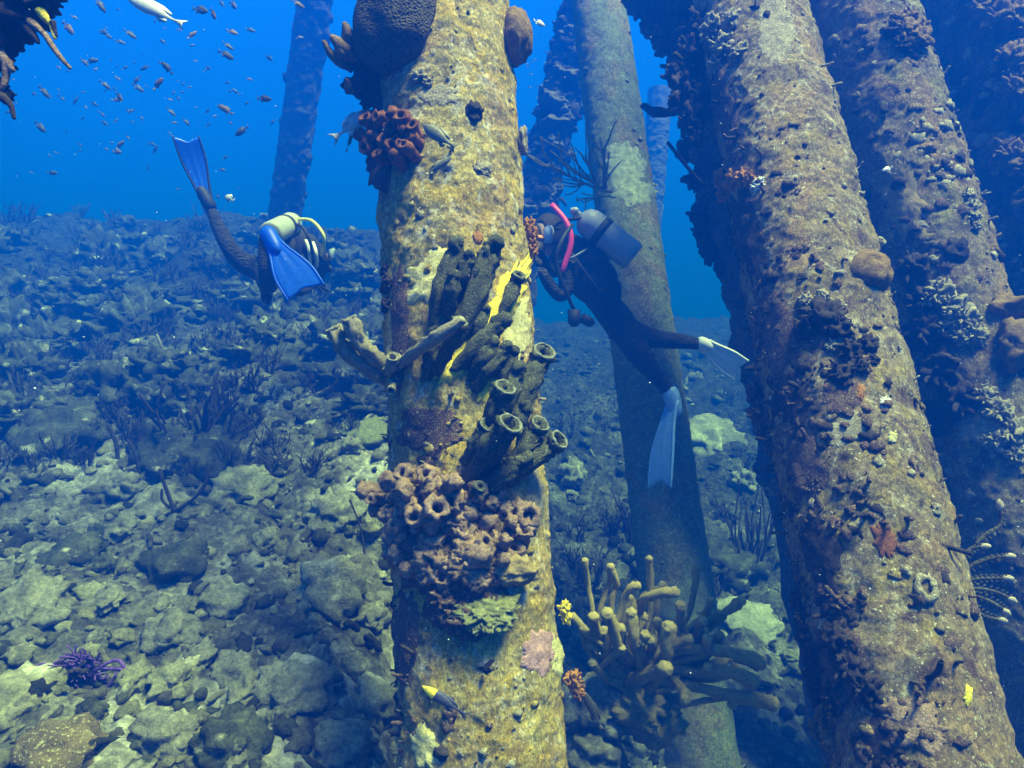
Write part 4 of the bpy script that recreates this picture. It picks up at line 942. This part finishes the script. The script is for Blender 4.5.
# the school: one prototype per colour, copies share mesh data
def small_fish(mat, name='schooling_fish'):
    b = MB(); L, H = 1.0, .34
    fish_mesh(b, L, H, .16); slab(b, tailpts(L, H), .012); slab(b, finpts(L, H), .012)
    slab(b, [(-L * .02, -H * .35), (-L * .12, -H * .62), (-L * .22, -H * .4), (-L * .2, -H * .2)], .012)
    return b
SF = {}
NAMED = [(34, 94, 11, 'dark'), (44, 92, 16, 'dark'), (200, 10, 22, 'dark'), (213, 14, 18, 'brown'), (233, 5, 16, 'brown'), (222, 4, 12, 'dark'), (250, 30, 13, 'dark'), (232, 32, 14, 'brown'), (228, 46, 14, 'dark'), (226, 55, 18, 'dark'),
  (264, 99, 20, 'brown'), (226, 110, 18, 'brown'), (220, 106, 12, 'dark'), (242, 131, 18, 'dark'), (167, 68, 20, 'dark'), (158, 84, 18, 'brown'), (145, 68, 14, 'dark'), (137, 80, 12, 'dark'), (138, 88, 14, 'dark'), (119, 97, 18, 'dark'),
  (117, 100, 12, 'brown'), (105, 85, 14, 'dark'), (192, 35, 14, 'brown'), (100, 5, 18, 'dark'), (68, 28, 20, 'brown'), (130, 34, 15, 'dark'), (120, 42, 12, 'dark'), (103, 32, 14, 'dark'), (108, 36, 10, 'dark'), (92, 61, 14, 'dark'),
  (84, 62, 12, 'dark'), (40, 127, 16, 'dark'), (52, 173, 15, 'dark'), (120, 145, 14, 'brown'), (117, 152, 16, 'brown'), (155, 150, 12, 'dark'), (152, 144, 10, 'dark'), (104, 123, 11, 'dark'), (269, 58, 12, 'dark'), (298, 4, 16, 'brown'),
  (163, 42, 10, 'dark'), (208, 68, 10, 'dark'), (236, 92, 10, 'dark'), (247, 103, 8, 'dark'), (171, 112, 12, 'dark'), (186, 122, 10, 'dark'), (125, 68, 8, 'dark'), (76, 100, 12, 'dark'), (94, 104, 10, 'dark'), (128, 111, 8, 'dark'), (4, 100, 12, 'dark'), (10, 112, 10, 'dark'), (300, 38, 9, 'brown'), (273, 122, 9, 'dark'), (222, 170, 8, 'dark'), (158, 10, 14, 'brown')]
rr = random.Random(77)
allf = [(x, y, s_, m_) for (x, y, s_, m_) in NAMED]
for i in range(95):
    x = rr.gauss(125, 62); y = rr.gauss(100, 55)
    if x < 3 or x > 262 or y < 3 or y > 200 or y > 215 - 0: continue
    allf.append((x, y, rr.uniform(3.5, 8), rr.choice(['dark', 'dark', 'brown'])))
for i in range(14): allf.append((rr.uniform(525, 550), rr.uniform(50, 100), rr.uniform(3, 5), 'dark'))
for (x, y, s_, m_) in allf:
    far = s_ < 9; L = rr.uniform(.11, .16) if not far else rr.uniform(.085, .11); d = L * F_PX / (s_ * 1.05)
    d = min(d, 11.5); L = s_ * .92 * d / F_PX
    m2 = 'fishdark' if m_ == 'dark' else 'fishbrown'
    if m2 not in SF: o = small_fish(m2).build('schooling_fish', M[m2]); SF[m2] = o
    else: o = SF[m2].copy(); COL.objects.link(o)
    o.location = at(x, y, d); o.scale = (L, L, L * rr.uniform(.85, 1.1))
    hd = rr.choice([0, math.pi, 0]) + rr.uniform(-.6, .6); o.rotation_euler = (rr.uniform(-.2, .2), rr.uniform(.1, .95) * (1 if rr.random() < .75 else -1), hd)
    if x > 500: lab, grp = 'tiny dark fish in blue water between the ochre pile and the shaggy far pile', 'tiny fish beyond the ochre pile'
    elif m_ == 'brown' and not far: lab, grp = 'small reddish brown fish in the school in open water at the upper left', 'school of small fish at the upper left'
    elif not far: lab, grp = 'small dark fish in the school in open water at the upper left', 'school of small fish at the upper left'
    else: lab, grp = 'distant speck of a fish in the school at the upper left', 'school of small fish at the upper left'
    tag(o, lab, 'fish', grp)

# ------------------------------------------------------------------ divers
def skin_body(name, verts, edges, root_i, mat, parent, sub=2, post=None):
    """verts: (Vector, radius or (rx, ry)); one continuous surface"""
    me = bpy.data.meshes.new(name); me.from_pydata([tuple(v[0]) for v in verts], edges, []); me.update()
    o = bpy.data.objects.new(name, me); COL.objects.link(o)
    sk = o.modifiers.new('skin', 'SKIN'); sk.use_smooth_shade = True; sk.branch_smoothing = .6
    if not me.skin_vertices: 
        bpy.context.view_layer.update()
    for i, v in enumerate(verts):
        r = v[1] if hasattr(v[1], '__len__') else (v[1], v[1])
        me.skin_vertices[0].data[i].radius = r; me.skin_vertices[0].data[i].use_root = (i == root_i)
    ss = o.modifiers.new('sub', 'SUBSURF'); ss.levels = sub; ss.render_levels = sub
    dg = bpy.context.evaluated_depsgraph_get(); dg.update()
    m2 = bpy.data.meshes.new_from_object(o.evaluated_get(dg)); m2.name = name
    bpy.data.objects.remove(o); m2.materials.clear(); m2.materials.append(mat)
    m2.polygons.foreach_set('use_smooth', [True] * len(m2.polygons))
    o = bpy.data.objects.new(name, m2); COL.objects.link(o)
    o.parent = parent; o.matrix_parent_inverse = Matrix.Translation(-parent.location)
    return o
def limbs(chains):
    """chains of (Vector, r); equal-index joins by ('@', i)"""
    V = []; E = []
    for ch in chains:
        prev = None
        for it in ch:
            if it[0] == '@': idx = it[1]
            else: V.append(it); idx = len(V) - 1
            if prev is not None: E.append((prev, idx))
            prev = idx
    return V, E
def fin_obj(parent, heel, toe, tip, wdir, w0, w1, mat, rail, name='fin'):
    """swim fin: foot pocket tube + ribbed blade with raised side rails"""
    ax = (tip - toe); W = wdir.normalized(); nrm = ax.cross(W).normalized()
    pk = MB(); tube(pk, curve([heel, heel.lerp(toe, .5), toe], 8), [w0 * k for k in (.75, .95, 1, 1, .95, .9, .85, .7)], 14, True, 0, 0, 0, 1)
    fo = pk.build(name, rail, parent)
    bl = MB(); N, Mx = 22, 12; vs = []
    start = heel.lerp(toe, .55)
    for side in (1, -1):
        for i in range(N):
            t = i / (N - 1); c = start.lerp(tip, t) + nrm * .05 * math.sin(t * 3.0) * (tip - toe).length
            wdt = lerp(w0 * .85, w1, sst(.0, .75, t))
            for j in range(Mx):
                s_ = 2 * j / (Mx - 1) - 1
                notch = .10 * (1 - abs(s_)) ** 1.5 * (t ** 6) * (tip - toe).length
                rib = .006 * (math.cos(s_ * 9) > .5) * (1 - t)
                vs.append(c - ax.normalized() * notch + W * wdt * s_ + nrm * side * (.004 + rib))
    fs = []
    for s in range(2):
        o_ = s * N * Mx
        for i in range(N - 1):
            for j in range(Mx - 1):
                a = o_ + i * Mx + j; q = (a, a + 1, a + 1 + Mx, a + Mx); fs.append(q if s == 0 else q[::-1])
    o2 = N * Mx
    for i in range(N - 1):
        for j in (0, Mx - 1):
            a = i * Mx + j; fs.append((a, a + Mx, a + Mx + o2, a + o2))
    for j in range(Mx - 1): a = (N - 1) * Mx + j; fs.append((a, a + 1, a + 1 + o2, a + o2))
    bl.add(vs, fs); b1 = bl.build('blade', mat, parent)
    for sgn in (-1, 1):
        r_ = MB(); pts = []
        for i in range(14):
            t = i / 13; c = start.lerp(tip, t) + nrm * .05 * math.sin(t * 3.0) * (tip - toe).length; pts.append(c + W * sgn * lerp(w0 * .85, w1, sst(.0, .75, t)))
        tube(r_, pts, [.011 - .004 * i / 13 for i in range(14)], 8); rb = r_.build('rail', rail, parent)
        rb.parent = fo; rb.matrix_parent_inverse = Matrix.Identity(4)
    b1.parent = fo; b1.matrix_parent_inverse = Matrix.Identity(4)
    return fo
def cylinder_tank(parent, a, b_, r, mat):
    ax = (b_ - a).normalized(); L = (b_ - a).length
    m = MB(); pts = [a, a + ax * r * .12, a + ax * r * .3] + [a + ax * lerp(r * .4, L - r * .9, k / 8) for k in range(9)] + [a + ax * (L - r * .6), a + ax * (L - r * .3), a + ax * (L - r * .1), a + ax * L]
    tube(m, pts, [r * .86, r * .97, r] + [r] * 9 + [r * .94, r * .78, r * .5, r * .25], 28, False); t = m.build('air_tank', mat, parent)
    m = MB(); tube(m, [a + ax * L * .55, a + ax * (L * .55 + .045)], r * 1.04, 28, False); x = m.build('tank_band', M['black'], parent); x.parent = t; x.matrix_parent_inverse = Matrix.Identity(4)
    m = MB(); tube(m, [a + ax * L, a + ax * (L + .05)], .022, 12); X, Y, Z = frame(ax); tube(m, [a + ax * (L + .035) - X * .045, a + ax * (L + .035) + X * .045], .02, 12); x = m.build('valve', M['metal'], parent); x.parent = t; x.matrix_parent_inverse = Matrix.Identity(4)
    return t
def glove_hand(parent, wrist, fwd, palmn, side, s=1.0, mat=None, curl=.7):
    """palm + four fingers + thumb, one skinned mesh"""
    f = fwd.normalized(); n_ = palmn.normalized(); a = f.cross(n_).normalized() * side
    V = [(wrist, .022 * s), (wrist + f * .045 * s, (.030 * s, .018 * s)), (wrist + f * .08 * s, (.032 * s, .016 * s))]; E = [(0, 1), (1, 2)]
    for k, (o_, L) in enumerate(((-.03, .075), (-.011, .085), (.009, .08), (.028, .062))):
        b0 = len(V); base = wrist + f * .088 * s + a * o_ * s
        d1 = (f + n_ * curl * .4).normalized(); d2 = (f + n_ * curl * 1.3).normalized(); d3 = (f * .4 + n_ * curl * 1.8).normalized()
        p1 = base + d1 * L * .4 * s; p2 = p1 + d2 * L * .35 * s; p3 = p2 + d3 * L * .25 * s
        V += [(base, .0105 * s), (p1, .0098 * s), (p2, .0092 * s), (p3, .008 * s)]; E += [(2, b0), (b0, b0 + 1), (b0 + 1, b0 + 2), (b0 + 2, b0 + 3)]
    b0 = len(V); tb = wrist + f * .03 * s - a * .03 * s
    V += [(tb, .012 * s), (tb + (f * .6 - a * .7 + n_ * .4).normalized() * .035 * s, .011 * s), (tb + (f * .9 - a * .5 + n_ * .8).normalized() * .065 * s, .009 * s)]; E += [(1, b0), (b0, b0 + 1), (b0 + 1, b0 + 2)]
    return skin_body('hand', V, E, 1, mat or M['wetsuit'], parent, 1)
def head_obj(parent, c, look, up, hairmat, mask=True, r=.105):
    """head with face features; look = facing direction"""
    Yh = look.normalized(); Xh = Yh.cross(up).normalized(); Zh = Xh.cross(Yh)
    def L2(x, y, z): return c + Xh * x + Yh * y + Zh * z
    b = MB(); vs = []
    for v in ICO[4][0]:
        x, y, z = v.x * .078, v.y * .098, v.z * .118
        if z < 0: x *= 1 + z * 2.6; y *= 1 + z * .8
        if y > 0 and z < -.02: y += .010 * math.exp(-((z + .085) ** 2) / .0004) * math.exp(-x * x / .0008)      # chin
        if y > .05: y += .022 * math.exp(-(x * x) / .00012 - ((z + .012) ** 2) / .0005)                             # nose
        if y > .05: y += .006 * math.exp(-(x * x) / .0009 - ((z + .052) ** 2) / .00008)                             # lips
        if y > .05: y -= .010 * math.exp(-((abs(x) - .032) ** 2) / .00022 - ((z - .012) ** 2) / .0002)              # eye sockets
        if abs(z) < .03 and abs(y) < .02: x += math.copysign(.010, x) * math.exp(-(y * y) / .0002)                    # ears
        vs.append(L2(x, y, z))
    b.add(vs, ICO[4][1]); h = b.build('head', M['skin'], parent)
    def ch(m, nm, mt):
        x = m.build(nm, mt, parent); x.parent = h; x.matrix_parent_inverse = Matrix.Identity(4); return x
    b = MB(); vs = []
    for v in ICO[4][0]:
        k = 1.09 + .03 * fb(v, 3, 2, 3); x, y, z = v.x * .078 * k, v.y * .098 * k - .012, v.z * .118 * k + .008
        if y > .045 and z < .06: y = .04
        vs.append(L2(x, y, max(z, -.07)))
    b.add(vs, ICO[4][1]); ch(b, 'hood', hairmat)
    for s_ in (-1, 1):
        b = MB(); lump(b, L2(s_ * .032, .082, .012), .012, 2, Yh, .7, 0); ch(b, 'eye', M['eye'])
    if mask:
        b = MB(); ring = []
        for k in range(33):
            a = 2 * math.pi * k / 32; ring.append(L2(.072 * math.copysign(abs(math.cos(a)) ** .6, math.cos(a)), .098 - .02 * abs(math.cos(a)), .012 + .042 * math.copysign(abs(math.sin(a)) ** .6, math.sin(a))))
        tube(b, ring, .012, 8); ch(b, 'mask_frame', M['black'])
        for s_ in (-1, 1):
            b = MB(); lump(b, L2(s_ * .034, .108, .014), .030, 3, Yh, .18, 0, sx=1.0, sy=1.1); ch(b, 'mask_lens', M['glass'])
        b = MB(); tube(b, [L2(.085 * math.sin(a), .085 * math.cos(a) - .012 if True else 0, .02) for a in [math.radians(50 + k * 13) for k in range(21)]], .008, 6, squash=.4); ch(b, 'mask_strap', M['black'])
        b = MB(); tube(b, [L2(0, .085, -.052), L2(0, .12, -.055)], .022, 12); tube(b, [L2(0, .125, -.055), L2(0, .15, -.055)], [.036, .033], 16); ch(b, 'regulator', M['black'])
    return h

# --- right hand diver
D = 4.15
root = empty('person', at(610, 330, D), 'diver in black wetsuit with grey tank and magenta hose swimming behind the ochre pile', 'person')
hip = at(617, 325, D + .02); chest = at(575, 262, D + .05); neck = at(557, 246, D + .03); waist = at(598, 296, D + .03)
chains = [[(hip, (.145, .125)), (waist, (.125, .11)), (at(586, 277, D + .04), (.15, .12)), (chest, (.155, .12)), (at(563, 251, D + .04), (.09, .085)), (at(552, 240, D + .03), .058)],
  # leg A: down right
  [('@', 0), (at(628, 339, D - .07), .095), (at(640, 355, D - .06), .082), (at(650, 368, D - .02), .06), (at(659, 379, D + .02), .055), (at(667, 389, D + .04), .042), (at(673, 397, D + .04), .04)],
  # leg B: to the right
  [('@', 0), (at(630, 332, D + .12), .09), (at(648, 338, D + .13), .072), (at(664, 340, D + .15), .056), (at(680, 341, D + .17), .055), (at(694, 343, D + .18), .04), (at(703, 346, D + .18), .038)],
  # arm near (its left): shoulder -> elbow -> wrist towards the ochre pile
  [('@', 3), (at(568, 268, D - .13), .062), (at(566, 292, D - .16), .05), (at(560, 298, D - .17), .044), (at(548, 283, D - .2), .038), (at(540, 268, D - .22), .028)],
  [('@', 3), (at(574, 252, D + .22), .062), (at(560, 268, D + .26), .048), (at(552, 274, D + .26), .042), (at(544, 262, D + .16), .036), (at(540, 252, D + .08), .028)]]
V, E = limbs(chains); skin_body('body', V, E, 0, M['wetsuit'], root)
head_obj(root, at(548, 236, D + .02), Vector((-.9, -.25, -.05)), Vector((-.3, 0, 1)), M['hair'])
glove_hand(root, at(540, 268, D - .22), Vector((-.4, .2, .9)), Vector((-.6, .5, 0)), 1); glove_hand(root, at(540, 252, D + .08), Vector((-.7, -.2, .5)), Vector((0, -.8, .3)), -1)
cylinder_tank(root, at(634, 257, D - .12), at(580, 216, D - .1), .086, M['tank'])
# jacket
b = MB()
for (px, py, r, dd) in [(578, 262, .15, .03), (594, 282, .145, .03), (603, 294, .12, .02), (568, 252, .12, .05), (589, 262, .12, -.02)]: lump(b, at(px, py, D + dd), r, 3, at(575, 255, D) - at(600, 295, D), .9, .12, 1.4, px)
b.build('buoyancy_jacket', M['bcd'], root)
for pts in [[(566, 246, -.16), (578, 262, -.2), (594, 284, -.18), (606, 298, -.12)], [(590, 300, -.1), (600, 292, -.18), (612, 284, -.1)], [(560, 262, -.12), (572, 258, -.2), (586, 250, -.12)]]:
    b = MB(); tube(b, curve([at(x, y, D + z) for x, y, z in pts], 12), .014, 8, squash=.5); b.build('strap', M['tank'] if pts[0][0] == 560 else M['black'], root)
b = MB(); tube(b, curve([at(552, 205, D - .15), at(566, 222, D - .2), at(571, 242, D - .22), at(563, 270, D - .22)], 16), .0165, 10); b.build('hose', M['magenta'], root)
b = MB(); tube(b, curve([at(572, 225, D - .2), at(562, 240, D - .3), at(556, 262, D - .3), at(566, 292, D - .26), at(575, 312, D - .2)], 16), .011, 8); b.build('hose', M['black'], root)
b = MB(); tube(b, [at(574, 310, D - .2), at(574, 322, D - .2)], [.038, .034], 16); tube(b, [at(582, 318, D - .2), at(590, 322, D - .18)], [.03, .03], 12); b.build('gauge', M['black'], root)
b = MB(); tube(b, curve([at(582, 218, D - .15), at(560, 222, D - .12), at(545, 238, D - .05), at(540, 243, D)], 12), .011, 8); b.build('hose', M['black'], root)
W1 = Vector((.5, -.85, .15))
fin_obj(root, at(669, 388, D + .04), at(676, 412, D + .02), at(660, 487, D - .05), W1, .05, .095, M['finsky'], M['finsky'])
fin_obj(root, at(697, 342, D + .18), at(712, 348, D + .18), at(741, 370, D + .12), Vector((.5, -.35, .8)), .045, .07, M['finwhite'], M['finwhite'])
# camera rig held at the pile
root = empty('camera_rig', at(533, 240, D), 'small underwater camera with orange tray held by the diver behind the ochre pile', 'camera')
b = MB(); 
def boxm(b, c, sx, sy, sz, X=Vector((1, 0, 0)), Z=Vector((0, 0, 1)), bev=.15):
    X = X.normalized(); Y = Z.cross(X).normalized(); Z = X.cross(Y); bm = bmesh.new(); bmesh.ops.create_cube(bm, size=1)
    for v in bm.verts: v.co = Vector((v.co.x * sx, v.co.y * sy, v.co.z * sz))
    bmesh.ops.bevel(bm, geom=list(bm.edges), offset=min(sx, sy, sz) * bev, segments=2, affect='EDGES')
    b.add([c + X * v.co.x + Y * v.co.y + Z * v.co.z for v in bm.verts], [tuple(q.index for q in f.verts) for f in bm.faces]); bm.free()
Dc = D - .08
boxm(b, at(536, 250, Dc), .10, .09, .085); b.build('housing', M['black'], root)
b = MB(); tube(b, [at(533, 250, Dc), at(524, 251, Dc)], [.034, .036], 16); b.build('lens_port', M['glass'], root)
b = MB(); boxm(b, at(539, 238, Dc - .02), .15, .03, .03, Vector((1, 0, -.15))); b.build('tray', M['orangep'], root)
b = MB(); tube(b, [at(548, 243, Dc - .03), at(549, 230, Dc - .03)], [.022, .03], 12); b.build('light', M['silver'], root)

# --- left diver
D = 5.4
root = empty('person', at(285, 265, D), 'diver in black wetsuit with bright blue fins swimming away over the left slope', 'person')
hip = at(262, 268, D - .1)
chains = [[(hip, (.15, .13)), (at(276, 266, D + .05), (.13, .115)), (at(290, 262, D + .2), (.15, .13)), (at(301, 258, D + .35), (.155, .125)), (at(308, 256, D + .45), (.09, .08)), (at(313, 256, D + .52), .06)],
  [('@', 0), (at(249, 267, D - .12), .10), (at(238, 260, D - .15), .085), (at(229, 248, D - .2), .065), (at(221, 232, D - .15), .062), (at(213, 215, D - .1), .045), (at(207, 202, D - .1), .042)],
  [('@', 0), (at(266, 276, D - .28), .095), (at(268, 284, D - .55), .075), (at(268, 286, D - .72), .062), (at(266, 266, D - .78), .058), (at(264, 245, D - .75), .042), (at(266, 234, D - .72), .042)],
  [('@', 3), (at(299, 274, D + .3), .065), (at(293, 288, D + .2), .052), (at(296, 292, D + .22), .045), (at(306, 290, D + .4), .036), (at(312, 286, D + .5), .03)],
  [('@', 3), (at(312, 246, D + .42), .065), (at(322, 256, D + .45), .052), (at(324, 262, D + .47), .045), (at(322, 272, D + .6), .036), (at(320, 278, D + .68), .03)]]
V, E = limbs(chains); skin_body('body', V, E, 0, M['wetsuit'], root)
head_obj(root, at(317, 258, D + .60), Vector((.55, .8, -.15)), Vector((0, 0, 1)), M['hair'])
glove_hand(root, at(312, 286, D + .5), Vector((.6, .6, 0)), Vector((0, .3, -.8)), 1); glove_hand(root, at(320, 278, D + .68), Vector((.1, .8, -.3)), Vector((-.6, .2, -.3)), -1)
cylinder_tank(root, at(270, 234, D - .28), at(294, 222, D + .22), .088, M['tankw'])
b = MB()
for (px, py, r, dd) in [(284, 248, .15, .1), (296, 246, .15, .28), (304, 250, .14, .4), (290, 262, .13, .2)]: lump(b, at(px, py, D + dd), r, 3, Vector((.4, .8, .2)), .9, .12, 1.4, px)
b.build('buoyancy_jacket', M['bcd'], root)
b = MB(); tube(b, curve([at(298, 219, D + .1), at(312, 221, D), at(323, 234, D - .05), at(324, 246, D), at(322, 254, D + .1)], 20), .013, 10); b.build('hose', M['yhose'], root)
b = MB(); tube(b, curve([at(294, 224, D + .1), at(303, 228, D - .02), at(311, 245, D), at(312, 260, D + .15)], 14), .012, 8); b.build('hose', M['black'], root)
for (x, y) in ((306, 240), (313, 242)):
    b = MB(); tube(b, curve([at(x, y, D + .12), at(x + 3, y + 10, D + .05), at(x + 4, y + 24, D + .12)], 10), .014, 8, squash=.5); b.build('strap', M['silver'], root)
b = MB(); tube(b, curve([at(268, 286, D - .5), at(266, 294, D - .5), at(268, 302, D - .48)], 8), [.02, .02, .03, .036, .036, .04, .036, .02], 12); b.build('gauge', M['black'], root)
fin_obj(root, at(212, 210, D - .1), at(201, 190, D - .12), at(186, 137, D - .2), Vector((1, .35, .15)), .05, .088, M['finblue'], M['black'])
fin_obj(root, at(266, 230, D - .74), at(277, 250, D - .8), at(306, 292, D - .85), Vector((.85, .2, .42)), .055, .125, M['finblue'], M['finblue'])

# drifting specks
b = MB(); rr = random.Random(91)
for i in range(420):
    d = rr.uniform(.7, 6); r = rr.uniform(.0006, .0016) * (.5 + d * .5)
    lump(b, at(rr.uniform(-60, 1080), rr.uniform(-40, 700), d), r, 1, None, rr.uniform(.5, 1), .4, 2, i)
tag(b.build('drifting_specks', M['white']), 'tiny pale specks drifting in the water', 'specks', kind='stuff')

# ------------------------------------------------------------------ the water's body
b = MB(); x0, x1, y0, y1, z0, z1 = -72, 72, -4, 74, -6.0, 6.6
b.add([Vector(p) for p in ((x0, y0, z0), (x1, y0, z0), (x1, y1, z0), (x0, y1, z0), (x0, y0, z1), (x1, y0, z1), (x1, y1, z1), (x0, y1, z1))],
      [(0, 3, 2, 1), (4, 5, 6, 7), (0, 1, 5, 4), (1, 2, 6, 5), (2, 3, 7, 6), (3, 0, 4, 7)])
m = bpy.data.materials.new('blue water haze'); m.use_nodes = True; t = m.node_tree; t.nodes.clear()
oo = t.nodes.new('ShaderNodeOutputMaterial'); pv = t.nodes.new('ShaderNodeVolumePrincipled')
pv.inputs['Color'].default_value = hexc(*HAZE_COLOR); pv.inputs['Density'].default_value = HAZE_DENSITY
pv.inputs['Absorption Color'].default_value = hexc(*HAZE_ABSORB); pv.inputs['Anisotropy'].default_value = 0.15
t.links.new(pv.outputs[0], oo.inputs['Volume'])
o = b.build('haze', m, None, False); tag(o, 'clear blue sea water fading everything far away', 'haze', kind='stuff')
